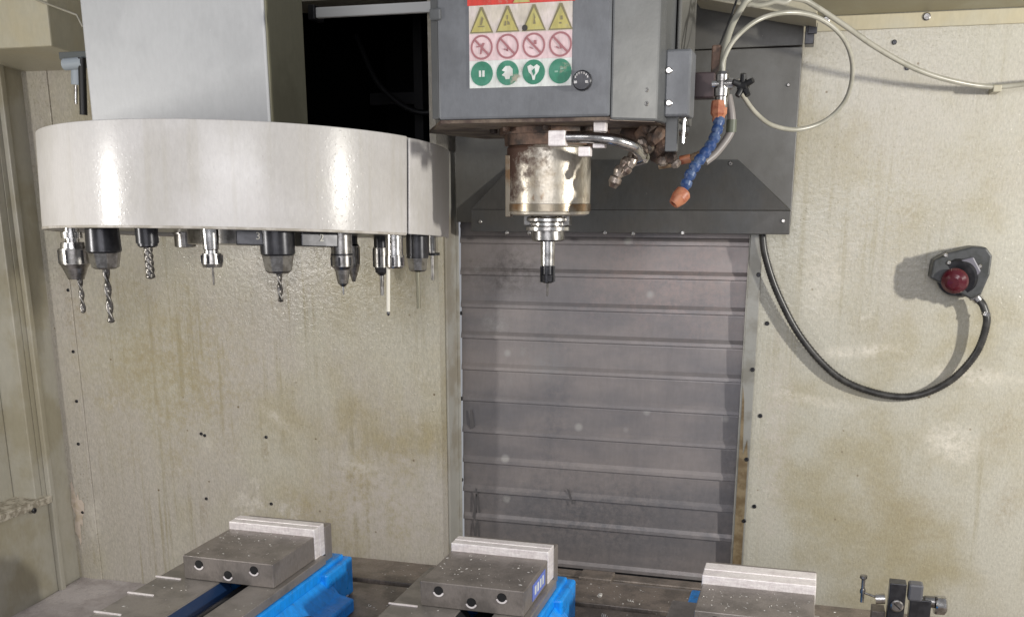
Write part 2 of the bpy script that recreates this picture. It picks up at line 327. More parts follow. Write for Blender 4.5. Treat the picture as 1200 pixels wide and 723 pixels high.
# upper rail and ceiling lip on the right
b = MB(); b.box(-0.05, 1.6, YR-0.006, YR-0.0003, 0.262, 0.2845); rail = b.build('rail', CREAMP, wr, 0.001)
screw(rail, aY(968, 24, YR-0.006), 0.0062, m=DSTEEL, name='bolt'); screw(rail, aY(1086, 20, YR-0.006), 0.0062, m=DSTEEL, name='bolt')
b = MB(); b.prism([(YR-0.006, 0.2855), (YR-0.16, 0.315), (YR-0.16, 0.325), (YR, 0.297)], 'x', -0.05, 1.6)
tag(b.build('ceiling', mat('ceiling_olive', (0.36, 0.34, 0.25), 0.5, 0, (0.30, 0.27, 0.18), 5)), kind='structure')
# ---- left side wall with door frame
XS = -1.52
b = MB(); b.box(XS-0.03, XS, 1.705, YL, -0.90, 0.40)                  # flat next to the corner
b.box(XS-0.03, XS, 0.2, 1.705, -0.90, aX(20, 600, XS).z)           # below sill
sw = tag(b.build('side_wall', SIDEW), kind='structure')
b = MB(); z0 = aX(20, 600, XS).z
b.box(XS-0.11, XS-0.10, 0.3, 1.80, z0-0.02, 0.40); b.build('recess_panel', SIDEW, sw)
b = MB(); b.box(XS-0.10, XS-0.001, 1.685, 1.7045, z0, 0.40); b.box(XS-0.075, XS-0.055, 1.60, 1.684, z0, 0.40); b.build('recess_frame', SIDEW, sw, 0.002)
b = MB(); b.box(XS-0.099, XS+0.012, 1.0, 1.72, z0-0.004, z0+0.012); sill = b.build('sill', mat('dusty_sill', (0.5, 0.46, 0.38), 0.6, 0, (0.25, 0.22, 0.17), 90, 0.4, 0.6, bump=0.6), sw, 0.002)
screw(sill, aX(40, 598, XS+0.012), 0.006, (1, 0, 0))
b = MB(); b.box(XS+0.0003, XS+0.012, 1.715, 1.728, -0.82, 0.30); b.build('vertical_trim', SIDEW, sw, 0.002)
# upper left beam above the side wall
b = MB(); p = aY(50, 57, 1.62); b.prism([(1.60, p.z), (YL-0.0005, p.z-0.015), (YL-0.0005, 0.66), (1.60, 0.66)], 'x', -1.9, aY(104, 50, 1.7).x)
bl = tag(b.build('upper_beam', CREAMP, None, 0.003), kind='structure')
b = MB(); q0 = aY(42, 0, 1.598); q1 = aY(90, 18, 1.598); q2 = aY(97, 32, 1.598)
b.tube([q0, q1, q2], 0.0018, 6); b.build('seam', SIDEW, bl)
# ---- floor tray
b = MB(); b.box(-1.55, 1.6, 0.2, YB, -0.86, -0.824); tag(b.build('floor', FLOORM), kind='structure')
b = MB(); b.prism([(1.60, -0.824), (YL-0.001, -0.815), (YL-0.001, -0.824)], 'x', -1.515, -0.90)
b.build('floor_ramp', FLOORM, bpy.data.objects['floor'])

# dried coolant staining and wiped patches; wall sheen painted in as pale bands
def tone_blobs(m, blobs):
    nt = m.node_tree; N = nt.nodes; L = nt.links; pb = N['Principled BSDF']; cur = pb.inputs['Base Color'].links[0].from_socket
    tc = N.new('ShaderNodeTexCoord')
    nz = N.new('ShaderNodeTexNoise'); nz.inputs['Scale'].default_value = 14; nz.inputs['Detail'].default_value = 9; nz.inputs['Roughness'].default_value = 0.72; L.new(tc.outputs['Object'], nz.inputs[0])
    for (c, rx, rz, rot, col, amt) in blobs:
        mp = N.new('ShaderNodeMapping'); mp.vector_type = 'TEXTURE'; L.new(tc.outputs['Object'], mp.inputs[0])
        mp.inputs['Location'].default_value = c; mp.inputs['Rotation'].default_value = (0, rot, 0); mp.inputs['Scale'].default_value = (rx, 10, rz)
        ln = N.new('ShaderNodeVectorMath'); ln.operation = 'LENGTH'; L.new(mp.outputs[0], ln.inputs[0])
        a = N.new('ShaderNodeMath'); a.operation = 'MULTIPLY_ADD'; L.new(nz.outputs[0], a.inputs[0]); a.inputs[1].default_value = -2.2; L.new(ln.outputs['Value'], a.inputs[2])
        r = N.new('ShaderNodeMapRange'); r.interpolation_type = 'SMOOTHSTEP'; L.new(a.outputs[0], r.inputs[0]); r.inputs[1].default_value = 0.10; r.inputs[2].default_value = -1.1
        r.inputs[3].default_value = 0; r.inputs[4].default_value = amt
        n2 = N.new('ShaderNodeTexNoise'); n2.inputs['Scale'].default_value = 70; n2.inputs['Detail'].default_value = 8; n2.inputs['Roughness'].default_value = 0.8; L.new(tc.outputs['Object'], n2.inputs[0])
        r2 = N.new('ShaderNodeMapRange'); L.new(n2.outputs[0], r2.inputs[0]); r2.inputs[1].default_value = 0.40; r2.inputs[2].default_value = 0.60
        r3 = N.new('ShaderNodeMath'); r3.operation = 'MULTIPLY'; L.new(r.outputs[0], r3.inputs[0]); L.new(r2.outputs[0], r3.inputs[1])
        x = N.new('ShaderNodeMix'); x.data_type = 'RGBA'; L.new(r3.outputs[0], x.inputs[0]); L.new(cur, x.inputs[6]); x.inputs[7].default_value = (*col, 1); cur = x.outputs[2]
    L.new(cur, pb.inputs['Base Color'])
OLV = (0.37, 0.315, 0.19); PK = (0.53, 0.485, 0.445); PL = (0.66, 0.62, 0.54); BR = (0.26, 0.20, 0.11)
tone_blobs(WALL, [(aY(200, 430, YL), 0.26, 0.24, 0, OLV, 0.8), (aY(440, 330, YL), 0.22, 0.09, 0, OLV, 0.5), (aY(450, 600, YL), 0.24, 0.16, 0, PK, 0.85), (aY(325, 490, YL), 0.055, 0.014, 0.6, PL, 0.7),
              (aY(243, 522, YL), 0.018, 0.030, 0, PL, 0.8), (aY(420, 545, YL), 0.06, 0.025, 0.2, PL, 0.5), (aY(300, 300, YL), 0.30, 0.05, 0, PL, 0.5), (aY(80, 300, YL), 0.03, 0.20, 0, BR, 0.5), (aY(312, 530, YL), 0.012, 0.03, 0, BR, 0.6), (aY(110, 610, YL), 0.03, 0.06, 0, PL, 0.9), (aY(240, 600, YL), 0.012, 0.03, 0, BR, 0.6), (aY(500, 260, YL), 0.05, 0.10, 0, BR, 0.35)])  # wide pale band under the drum paints the sheen on the wall there
tone_blobs(WALLR, [(aY(1010, 250, YR), 0.14, 0.16, 0, OLV, 0.35), (aY(1010, 412, YR), 0.10, 0.016, -0.12, PL, 1.0), (aY(1115, 520, YR), 0.07, 0.04, 0.1, PL, 1.0), (aY(960, 330, YR), 0.05, 0.10, 0, PL, 0.6), (aY(1130, 440, YR), 0.12, 0.02, 0.1, PL, 0.8), (aY(910, 520, YR), 0.035, 0.25, 0, PK, 0.6),  # pale bands: brushed patches, plus the wall's glossy sheen painted in
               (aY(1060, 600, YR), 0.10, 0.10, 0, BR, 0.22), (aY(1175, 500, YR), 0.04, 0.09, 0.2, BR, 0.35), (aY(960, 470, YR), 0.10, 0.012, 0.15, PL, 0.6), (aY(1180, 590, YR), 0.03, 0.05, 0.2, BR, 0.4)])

# ================================================================== WAY COVER
t = thing('way_cover', (-0.37, YB, -0.75), 'telescopic steel slat cover hanging behind the spindle between two beige walls', 'way cover')
zs = [-0.02, -0.085, -0.1444, -0.2064, -0.266, -0.328, -0.390, -0.454, -0.516, -0.577, -0.636, -0.72]
XA, XBc = -0.6545, -0.090
for i in range(len(zs)-1):
    z1, z0 = zs[i], zs[i+1]; b = MB(); e = (0, 0.0006, 0.0002, 0.0009, 0.0003)[i % 5]
    prof = [(YB+0.003, z1+0.008), (YB+0.0015, z1-0.004), (YB-0.0005, z0+0.014), (YB-0.0035-e, z0+0.007), (YB-0.0042-e, z0+0.0008), (YB-0.0034-e, z0), (YB-0.001, z0+0.003), (YB+0.006, z1+0.008)]
    b.prism(prof, 'x', XA, XBc)
    b.build('cover_panel', SLAT, t)
GR = mat('oil_smear', (0.15, 0.143, 0.147), 0.35, 0.3)
for pl in ([(664, 572), (667, 574), (672, 590), (670, 591)], [(557, 572), (559, 572), (563, 600), (561, 601)], [(554, 606), (557, 578), (559, 579), (557, 608)], [(558, 608), (560, 608), (564, 640), (562, 641)], [(554, 640), (557, 612), (559, 613), (557, 641)], [(551, 480), (553, 480), (556, 500), (551, 503)]):
    q = [aY(x, y, YB-0.0052) for x, y in pl]; b = MB(); b.prism([(p.x, p.z) for p in q][::-1], 'y', YB-0.0052, YB-0.0049); b.build('oil_smear', GR, t)
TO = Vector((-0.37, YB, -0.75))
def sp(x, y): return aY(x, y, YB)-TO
tone_blobs(SLAT, [(sp(790, 330), 0.22, 0.12, 0, (0.34, 0.27, 0.255), 0.75), (sp(600, 320), 0.10, 0.06, 0, (0.11, 0.10, 0.095), 0.8), (sp(700, 610), 0.34, 0.12, 0, (0.135, 0.135, 0.145), 0.85), (sp(650, 450), 0.05, 0.22, 0, (0.15, 0.15, 0.165), 0.6),
              (sp(580, 378), 0.03, 0.03, 0, (0.38, 0.37, 0.36), 0.6), (sp(640, 430), 0.05, 0.05, 0, (0.33, 0.32, 0.32), 0.5), (sp(860, 540), 0.04, 0.12, 0, (0.13, 0.125, 0.13), 0.7)])  # browner at upper right, darker grey low down, small pale spots
# drip strip and rear bits below the cover
b = MB(); b.box(XA, XBc, YB-0.006, YB+0.01, -0.742, -0.7215); b.build('bottom_strip', BPLAST, t)
# side guide strips
g = thing('guide_strip', (-0.652, 1.88, -0.72), 'narrow pale screw strip along the left edge of the slat cover', 'metal strip', 'edge strips beside the slat cover')
b = MB(); zt = aY(541, 178, 1.875).z
b.box(-0.6595, -0.6555, 1.82, 1.893, -0.75, zt); b.box(-0.6555, -0.6500, 1.875, 1.878, -0.75, zt); b.build('strip', RUSTSTRIP, g, 0.0008)
for py in (200, 265, 367, 467, 562): screw(g, aX(541, py, -0.6554), 0.0040, (1, 0, 0))
g = thing('guide_strip', (-0.10, 1.85, -0.72), 'narrow grey screw strip along the right edge of the slat cover, brown stained low down', 'metal strip', 'edge strips beside the slat cover')
b = MB(); x0 = aY(879, 300, 1.88).x; x1 = aY(893, 300, 1.88).x
b.box(x0-0.001, x1, YR-0.0065, YR-0.003, -0.75, 0.0); b.box(x0-0.003, x0-0.001, YR-0.0065, 1.893, -0.75, 0.0); b.build('strip', mat('grey_edge_strip', (0.33, 0.325, 0.30), 0.35, 0.3, (0.24, 0.23, 0.20), 14, bump=0.1), g, 0.0008)
b = MB(); b.prism([(x0+0.001, -0.74), (x1-0.003, -0.74), (x1-0.003, -0.47), (x1-0.006, -0.43), (x0+0.008, -0.46), (x0+0.005, -0.36), (x0+0.001, -0.33)], 'y', YR-0.0072, YR-0.0067); b.build('brown_stain', mat('brown_stain', (0.13, 0.09, 0.045), 0.5, 0, (0.22, 0.17, 0.10), 30, 0.4, 0.6, bump=0.3), g)
for px, py in ((889, 322), (882, 433), (875, 538), (872, 610)): screw(g, aY(px, py, YR-0.0065), 0.0040)

# ================================================================== COLUMN COVER (grey cowl) 
YC = 1.845
c = thing('column_cover', (-0.33, YC, -0.06), 'large grey sheet metal cowl behind the spindle with a dark sloping skirt', 'machine cover')
xl = -0.6435; xr = aY(934, 150, YC).x; zt0 = aY(940, 30, YC).z
b = MB(); b.box(xl, xr, YC, YC+0.035, -0.045, zt0-0.032); b.build('lower_sheet', GREY, c, 0.001)
b = MB(); b.box(xl, xr, YC-0.003, YC+0.035, zt0-0.0305, 0.33); b.build('upper_sheet', GREY, c, 0.001)
# skirt: hip shaped
YK = 1.824
A = aY(552, 270, YK); Bp = aY(925, 275, YK); zl = Bp.z; zm = aY(925, 247, YK).z
tl = aY(606, 187, YC-0.0035); tr = aY(865, 187, YC-0.0035)
vb = [(A.x, YK, zl), (Bp.x, YK, zl), (Bp.x, YC-0.001, zl), (A.x, YC-0.001, zl), (A.x, YK, zm), (Bp.x, YK, zm), (Bp.x, YC-0.001, zm), (A.x, YC-0.001, zm)]
b = MB(); b.hexa(vb)
b.add([(A.x, YK, zm+0.0003), (Bp.x, YK, zm+0.0003), (Bp.x, YC-0.001, zm+0.0003), (A.x, YC-0.001, zm+0.0003), tl, tr], [(0,1,5,4), (1,2,5), (0,4,3), (2,3,4,5), (3,2,1,0)])
sk = b.build('skirt', DARKG, c, 0.001)
for px, py in ((594, 276), (709, 276), (742, 277), (918, 262), (563, 263), (620, 276), (800, 276)):
    screw(sk, aY(px, py-3, YK), 0.0035, m=STEEL)
screw(c, aY(856, 192, YC-0.004), 0.0035, m=DSTEEL)
screw(c, aY(924, 100, YC), 0.003, m=DSTEEL)
# bright lip above the cowl
b = MB(); p0 = aY(812, -3, 1.70); p1 = aY(957, 22, 1.70)
b.add([p0, p1, p1+Vector((0, 0.10, 0.0)), p0+Vector((0, 0.10, 0.0)), p0+Vector((0, 0, 0.035)), p1+Vector((0, 0, 0.018)), p1+Vector((0, 0.10, 0.018)), p0+Vector((0, 0.10, 0.035))],
      [(3,2,1,0),(4,5,6,7),(0,1,5,4),(1,2,6,5),(2,3,7,6),(3,0,4,7)])
b.build('top_lip', CREAMP, c, 0.001)
b = MB(); p = aY(950, 37, 1.80); b.box(p.x-0.008, p.x+0.006, 1.79, 1.83, p.z-0.020, p.z+0.018); b.box(p.x-0.004, p.x+0.010, 1.785, 1.79, p.z-0.006, p.z+0.010)
b.build('latch', BPLAST, c, 0.001)

# ================================================================== SPINDLE HEAD
h = thing('spindle_head', (-0.367, 1.45, 0.08), 'grey milling head with a stained steel nose hanging in the middle', 'spindle head')
YH = 1.30; zb = 0.095
xh0 = aY(514, 140, YH).x; xh1 = aY(714, 148, YH).x
b = MB(); b.box(xh0, xh1, YH, 1.66, zb, 0.42); b.build('housing', HEAD, h, 0.003)
b = MB()   # left rounded edge strip
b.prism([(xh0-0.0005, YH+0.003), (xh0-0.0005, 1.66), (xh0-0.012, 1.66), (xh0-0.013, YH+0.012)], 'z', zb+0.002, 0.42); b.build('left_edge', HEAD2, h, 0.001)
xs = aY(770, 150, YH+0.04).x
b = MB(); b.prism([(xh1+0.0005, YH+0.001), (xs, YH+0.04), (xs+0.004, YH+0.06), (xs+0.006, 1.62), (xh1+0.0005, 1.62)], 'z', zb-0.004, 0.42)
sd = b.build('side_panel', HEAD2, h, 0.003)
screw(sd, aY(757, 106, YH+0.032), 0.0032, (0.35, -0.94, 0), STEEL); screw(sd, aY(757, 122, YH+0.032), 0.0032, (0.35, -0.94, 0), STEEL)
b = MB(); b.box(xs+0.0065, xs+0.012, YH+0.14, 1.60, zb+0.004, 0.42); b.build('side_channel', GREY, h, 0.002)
# little hinge tab at top left
b = MB(); p = aY(508, 18, YH-0.004); b.box(p.x-0.006, p.x+0.009, YH-0.004, YH+0.004, p.z-0.006, p.z+0.008); b.build('tab', HEAD2, h, 0.002)
# underside plate, stained
ul = aZ(503, 156, zb-0.004)
b = MB(); b.prism([(xh0+0.001, YH+0.004), (xh1, YH+0.004), (xs-0.004, YH+0.045), (xs, 1.66), (ul.x+0.03, 1.66), (ul.x, ul.y)], 'z', zb-0.0045, zb-0.0005); b.build('underside', UNDER, h)
b = MB(); b.lathe((-0.367, 1.45, zb-0.0047), (0, 0, -1), [(0, 0.070), (0.008, 0.070), (0.008, 0.063), (0.022, 0.062)], 40); b.build('nose_flange', RUST, h)
for k in range(8):
    a = k*math.pi/4+0.2; b = MB(); b.lathe((-0.367+0.078*math.cos(a), 1.45+0.078*math.sin(a), zb-0.0047), (0, 0, -1), [(0, 0.0055), (0.005, 0.0055), (0.006, 0.003)], 10); b.build('bolt', RUST, h)
NX, NY = -0.3675, 1.45
b = MB(); zn = aY(643, 250, 1.40).z
zn = -0.025
b.lathe((NX, NY, zb-0.0268), (0, 0, -1), [(0, 0.056), (0.004, 0.0585), (zb-0.0268-zn-0.010, 0.0585), (zb-0.0268-zn-0.002, 0.0575), (zb-0.0268-zn, 0.052), (zb-0.0268-zn, 0.018)], 56)
nose = b.build('nose', NOSE, h)
nt = NOSE.node_tree; N = nt.nodes; L = nt.links; pb = N['Principled BSDF']
src = pb.inputs['Base Color'].links[0].from_socket
tc = N.new('ShaderNodeTexCoord'); sp = N.new('ShaderNodeSeparateXYZ'); L.new(tc.outputs['Object'], sp.inputs[0])
nn = N.new('ShaderNodeTexNoise'); nn.inputs['Scale'].default_value = 55; nn.inputs['Detail'].default_value = 8; nn.inputs['Roughness'].default_value = 0.75; L.new(tc.outputs['Object'], nn.inputs[0])
m1 = N.new('ShaderNodeMath'); m1.operation = 'MULTIPLY_ADD'; L.new(sp.outputs[0], m1.inputs[0]); m1.inputs[1].default_value = -5.0; L.new(nn.outputs[0], m1.inputs[2])
m2 = N.new('ShaderNodeMath'); m2.operation = 'MULTIPLY_ADD'; L.new(sp.outputs[2], m2.inputs[0]); m2.inputs[1].default_value = 3.5; L.new(m1.outputs[0], m2.inputs[2])
mr = N.new('ShaderNodeMapRange'); L.new(m2.outputs[0], mr.inputs[0]); mr.inputs[1].default_value = 0.33; mr.inputs[2].default_value = 0.56
mx = N.new('ShaderNodeMix'); mx.data_type = 'RGBA'; L.new(mr.outputs[0], mx.inputs[0]); L.new(src, mx.inputs[6]); mx.inputs[7].default_value = (0.085, 0.042, 0.027, 1)
L.new(mx.outputs[2], pb.inputs['Base Color'])
ma = N.new('ShaderNodeMapRange'); L.new(mr.outputs[0], ma.inputs[0]); ma.inputs[3].default_value = 0.55; ma.inputs[4].default_value = 0.05; L.new(ma.outputs[0], pb.inputs['Metallic'])
mb_ = N.new('ShaderNodeMapRange'); L.new(mr.outputs[0], mb_.inputs[0]); mb_.inputs[3].default_value = 0.34; mb_.inputs[4].default_value = 0.70; L.new(mb_.outputs[0], pb.inputs['Roughness'])
b = MB(); b.lathe((NX, NY, zn+0.016), (0, 0, -1), [(0, 0.0587), (0.0005, 0.0592), (0.010, 0.0592), (0.0105, 0.0587)], 56, caps=False); b.build('band', NOSE2, nose)
for k in (0, 1):   # vertical bracket at the nose's left edge
    pass
b = MB(); p = aY(598, 200, 1.43); b.box(p.x-0.003, p.x+0.004, 1.415, 1.43, -0.027, 0.056); b.build('rib', NOSE2, nose, 0.001)
# round black cap beside the sticker
b = MB(); p = aY(683, 95, YH)
b.lathe((p.x, YH+0.002, p.z), (0, -1, 0), [(0, 0.0118), (0.0075, 0.0118), (0.009, 0.0105), (0.009, 0.0)], 28); cap = b.build('round_cap', BPLAST, h)
b = MB()
for k in range(7):
    a = math.pi*(0.15+0.7*k/6); b.box(p.x+0.0085*math.cos(a)-0.0008, p.x+0.0085*math.cos(a)+0.0008, YH-0.0078, YH-0.0068, p.z+0.0085*math.sin(a)-0.0012, p.z+0.0085*math.sin(a)+0.0012)
for dx in (-0.0075, 0.0065): b.box(p.x+dx-0.0018, p.x+dx+0.0018, YH-0.0078, YH-0.0068, p.z-0.0035, p.z-0.0005)
b.build('marking', DSTEEL, cap)

# ---- warning sticker
sx0 = aY(548, 8, YH).x; sx1 = aY(672, 4, YH).x; zb_ = aY(555, 104, YH).z; zt_ = aY(548, 8, YH).z
ss = thing('warning_sign', (sx0, YH, zb_), 'square safety sticker with yellow triangles, red ban circles and green circles on the grey head', 'warning sign')
YS = YH-0.0012
def flat(name, poly, m, parent, y, th=0.0004):
    b = MB(); b.prism(poly, 'y', y, y+th); return b.build(name, m, parent)
W_ = sx1-sx0; H_ = zt_-zb_; zr = [zb_, zb_+H_*0.335, zb_+H_*0.66, zt_]
def quad(x0, x1, z0, z1): return [(x0, z0), (x1, z0), (x1, z1), (x0, z1)]
flat('green_row', quad(sx0+0.002, sx1-0.001, zr[0], zr[1]), SW, ss, YS, 0.0011)
flat('red_row', quad(sx0+0.002, sx1-0.001, zr[1]+0.0001, zr[2]), SP, ss, YS, 0.0011)
flat('yellow_row', quad(sx0+0.002, sx1-0.001, zr[2]+0.0001, zr[3]), SL, ss, YS, 0.0011)
hd = flat('header', quad(sx0, sx1+0.002, zr[3]+0.0001, zr[3]+0.055), SR, ss, YS, 0.0011)
flat('warning_triangle', [(sx0+W_*0.44, zr[3]+0.001), (sx0+W_*0.60, zr[3]+0.001), (sx0+W_*0.52, zr[3]+0.020)], SY, hd, YS-0.0006)
def circ(cx, cz, r, n=28): return [(cx+r*math.cos(2*math.pi*i/n), cz+r*math.sin(2*math.pi*i/n)) for i in range(n)]
cellw = W_*0.25; rr = cellw*0.43
glyphs = {
 0: [[(-.12,-.22),(.02,-.22),(.22,.16),(.06,.3),(-.05,.1)], [(-.3,-.32),(.3,-.32),(.3,-.26),(-.3,-.26)]],
 1: [[(-.3,-.3),(-.1,-.3),(-.14,-.02),(-.22,-.02)], [(.0,-.25),(.25,-.25),(.2,-.1),(.0,0)], [(-.06,.05),(.06,.05),(.06,.3),(-.06,.3)]],
 2: [[(-.05,-.28),(.2,-.28),(.1,0),(.16,.08),(0,.36),(.02,.05)], ],
 3: [[(-.02,-.1),(.22,-.1),(.18,.14),(0,.12)], [(-.1,-.34),(.1,-.34),(.1,-.24),(-.1,-.24)]]}
for i in range(4):
    cx = sx0+0.0015+cellw*(i+0.5); cz = (zr[2]+zr[3])/2 - 0.0005; hh = (zr[3]-zr[2])*0.46
    tri = flat('warning_triangle', [(cx-hh*1.02, cz-hh), (cx+hh*1.02, cz-hh), (cx+hh*0.12, cz+hh), (cx-hh*0.12, cz+hh)], SYD, ss, YS-0.0005)
    flat('triangle_face', [(cx-hh*0.86, cz-hh*0.9), (cx+hh*0.86, cz-hh*0.9), (cx, cz+hh*0.78)], SY, tri, YS-0.0009)
    for gpoly in glyphs[i]:
        flat('pictogram', [(cx+u*hh*0.9, cz-0.12*hh+v*hh*1.3) for u, v in gpoly], SYD, tri, YS-0.0013)
    if i == 2: flat('dirt_spot', circ(cx-hh*0.75, cz-hh*0.75, hh*0.24, 12), SK, tri, YS-0.0016)
    # ban circle
    cz = (zr[1]+zr[2])/2
    ring = MB(); n = 30
    vs = [(cx+r*math.cos(2*math.pi*k/n), y, cz+r*math.sin(2*math.pi*k/n)) for y in (YS-0.0005, YS-0.0001) for r in (rr, rr*0.84) for k in range(n)]
    fs = []
    for k in range(n):
        k2 = (k+1) % n; fs += [(k, k2, n+k2, n+k), (2*n+k, 3*n+k, 3*n+k2, 2*n+k2), (k, 2*n+k, 2*n+k2, k2), (n+k, n+k2, 3*n+k2, 3*n+k)]
    ring.add(vs, fs); bo = ring.build('ban_circle', SPR, ss)
    u = Vector((math.cos(R_(-45)), math.sin(R_(-45)))); v = Vector((-u.y, u.x)); L_ = rr*0.88; w_ = rr*0.09
    flat('bar', [(cx+a*u.x*L_+c_*v.x*w_, cz+a*u.y*L_+c_*v.y*w_) for a, c_ in ((-1,-1),(1,-1),(1,1),(-1,1))], SPR, bo, YS-0.0009)
    pg = [[(-.1,-.5),(.05,-.5),(.12,.1),(-.08,.15)], [(-.45,-.3),(.0,-.45),(.0,-.35),(-.4,-.2)]]
    if i == 0: pg = [[(-.2,-.7),(-.05,-.7),(.1,-.1),(.35,.4),(.1,.45),(-.1,.1)], [(.1,-.3),(.6,-.65),(.7,-.5),(.2,-.1)], [(-.6,0),(-.1,.05),(-.1,.16),(-.6,.12)]]
    if i == 2: pg = [[(.0,.1),(.3,.1),(.3,.5),(.0,.5)], [(-.5,-.2),(-.1,-.4),(-.1,-.3),(-.45,-.1)]]
    if i == 3: pg = [[(-.05,-.45),(.25,-.4),(.15,-.1),(-.1,-.15)], [(-.5,-.3),(-.15,-.45),(-.15,-.35),(-.45,-.15)]]
    for gp in pg: flat('pictogram', [(cx+u_*rr*0.8, cz+v_*rr*0.8) for u_, v_ in gp], SPR, bo, YS-0.0007)
    cz = (zr[0]+zr[1])/2 + 0.0008
    go = flat('mandatory_circle', circ(cx, cz, rr), SG, ss, YS-0.0005)
    wg = [[[(-.3,-.3),(-.06,-.3),(-.06,.3),(-.3,.3)], [(.06,-.3),(.3,-.3),(.3,.3),(.06,.3)]],
          [[(-.2,-.6),(.2,-.6),(.3,-.3),(.55,-.3),(.55,.35),(.25,.65),(-.2,.65),(-.45,.4),(-.6,.25),(-.25,.1),(-.6,-.2),(-.3,-.35)]],
          [[(-.65,.55),(-.3,.7),(0,.5),(.35,.72),(.65,.5),(.5,0),(.2,-.35),(.12,-.75),(-.08,-.75),(-.2,-.3),(-.5,0)]],
          [[(-.55,-.12),(-.2,-.1),(-.2,.06),(-.55,.06)], [(.05,.15),(.35,.2),(.3,.32),(.05,.3)]]][i]
    for gp in wg: flat('pictogram', [(cx+u_*rr*0.85, cz+v_*rr*0.85) for u_, v_ in gp], SW if i < 3 else mat('sticker_pale_green', (0.25, 0.42, 0.33), 0.5), go, YS-0.0009)
    if i == 2: flat('pictogram', [(cx+u_*rr, cz+v_*rr) for u_, v_ in ((-.15,.1),(.1,.3),(.15,-.1),(.0,-.3))], SG, go, YS-0.0013)

# ================================================================== TOOL CAROUSEL
CX, CY, RC = -0.8395, 1.4553, 0.3005
CT, CBm = 0.0755, -0.0565
car = thing('tool_carousel', (CX, CY, CBm), 'big round white tool magazine drum under a pale column at left', 'tool carousel')
def arc_shell(a0, a1, r0, r1, z0, z1, n):
    b = MB(); vs = []
    for i in range(n+1):
        a = R_(a0+(a1-a0)*i/n); d = Vector((math.sin(a), -math.cos(a), 0)); o = Vector((CX, CY, 0))
        for r, z in ((r1, z0), (r1, z1), (r0, z1), (r0, z0)): vs.append(o+d*r+Vector((0, 0, z)))
    for i in range(n):
        for k in range(4):
            b.add([], []); 
    fs = [(i*4+k, i*4+(k+1) % 4, (i+1)*4+(k+1) % 4, (i+1)*4+k) for i in range(n) for k in range(4)]
    o = len(b.v); b.v += vs
    for f in fs: b.f.append(f); b.sm.append(True); b.mi.append(0)
    b.f += [(0, 1, 2, 3), (n*4+3, n*4+2, n*4+1, n*4)]; b.sm += [False]*2; b.mi += [0]*2
    return b
def shell(name, *a, m=WHITE):
    o = arc_shell(*a).build(name, m, car, 0.0015)
    return o
drum = shell('drum_cover', -150, 73.8, RC-0.003, RC, CBm, CT, 120)
shell('end_panel', 74.4, 116, RC-0.003, RC+0.001, CBm+0.001, CT-0.002, 24)
shell('rear_cover', 116.5, 209.5, RC-0.006, RC-0.002, CBm+0.004, CT-0.004, 40)
shell('lower_rim', -149.5, 73.5, RC-0.0025, RC+0.0004, CBm-0.0012, CBm+0.0028, 120, m=mat('drum_rim_grime', (0.36, 0.33, 0.28), 0.5, 0, (0.50, 0.47, 0.43), 40, 0.4, 0.6))
b = MB(); b.cyl((CX, CY, CT-0.006), (CX, CY, CT-0.001), RC-0.0035, n=96); b.build('top_plate', WHITE, car)
b = MB(); b.lathe((CX, CY, CBm+0.010), (0, 0, -1), [(0, 0.292), (0.005, 0.292), (0.005, 0.0)], 80); b.build('tool_disc', BPLAST, car)
b = MB(); b.cyl((CX, CY, CBm+0.006), (CX, CY, CBm-0.016), 0.10, n=48); b.build('hub', DSTEEL, car, 0.002)
def ring_pt(px, r, far=False):
    d = ray(px, 285); d = Vector((d.x, d.y)).normalized(); c_ = Vector((CX, CY)); q = d.dot(c_); disc = q*q-(c_.dot(c_)-r*r)
    disc = max(disc, 0); p = d*(q+(1 if far else -1)*math.sqrt(disc)); return p
def text_mesh(s, size, ext):
    cu = bpy.data.curves.new('num', 'FONT'); cu.body = s; cu.size = size; cu.extrude = ext; cu.align_x = 'CENTER'; cu.align_y = 'CENTER'
    o = bpy.data.objects.new('num', cu); COL.objects.link(o); bpy.context.view_layer.update()
    me = bpy.data.meshes.new_from_object(o.evaluated_get(bpy.context.evaluated_depsgraph_get())); COL.objects.unlink(o); bpy.data.objects.remove(o); return me
# pocket blocks with numbers, hanging just below the drum between tools
def pocket(ang, num=None, dz=0.0195):
    a = R_(ang); d = Vector((math.sin(a), -math.cos(a), 0)); tn = Vector((math.cos(a), math.sin(a), 0)); o = Vector((CX, CY, 0))
    M = Matrix.Translation(o) @ Matrix.Rotation(a, 4, 'Z')
    b = MB(); b.box(-0.026, 0.026, -0.268, -0.225, CBm-dz, CBm+0.0045, M); p = b.build('tool_gripper', BPLAST, car, 0.0015)
    if num:
        me = text_mesh(num, 0.0135, 0.0003); me.materials.append(TUBE)
        q = bpy.data.objects.new('pocket_number', me); COL.objects.link(q); q.parent = p
        q.location = M @ Vector((0.002, -0.2688, CBm-0.008)) - wloc(p); q.rotation_euler = (R_(90), 0, a)
for k, an in enumerate((30.5, 48.5)): pocket(an, ('3', '2')[k])

b = MB(); p0 = ring_pt(218, 0.262, True); pocket_short = None
# fixings on the drum
car.rotation_euler = (R_(-3.7), 0, 0)
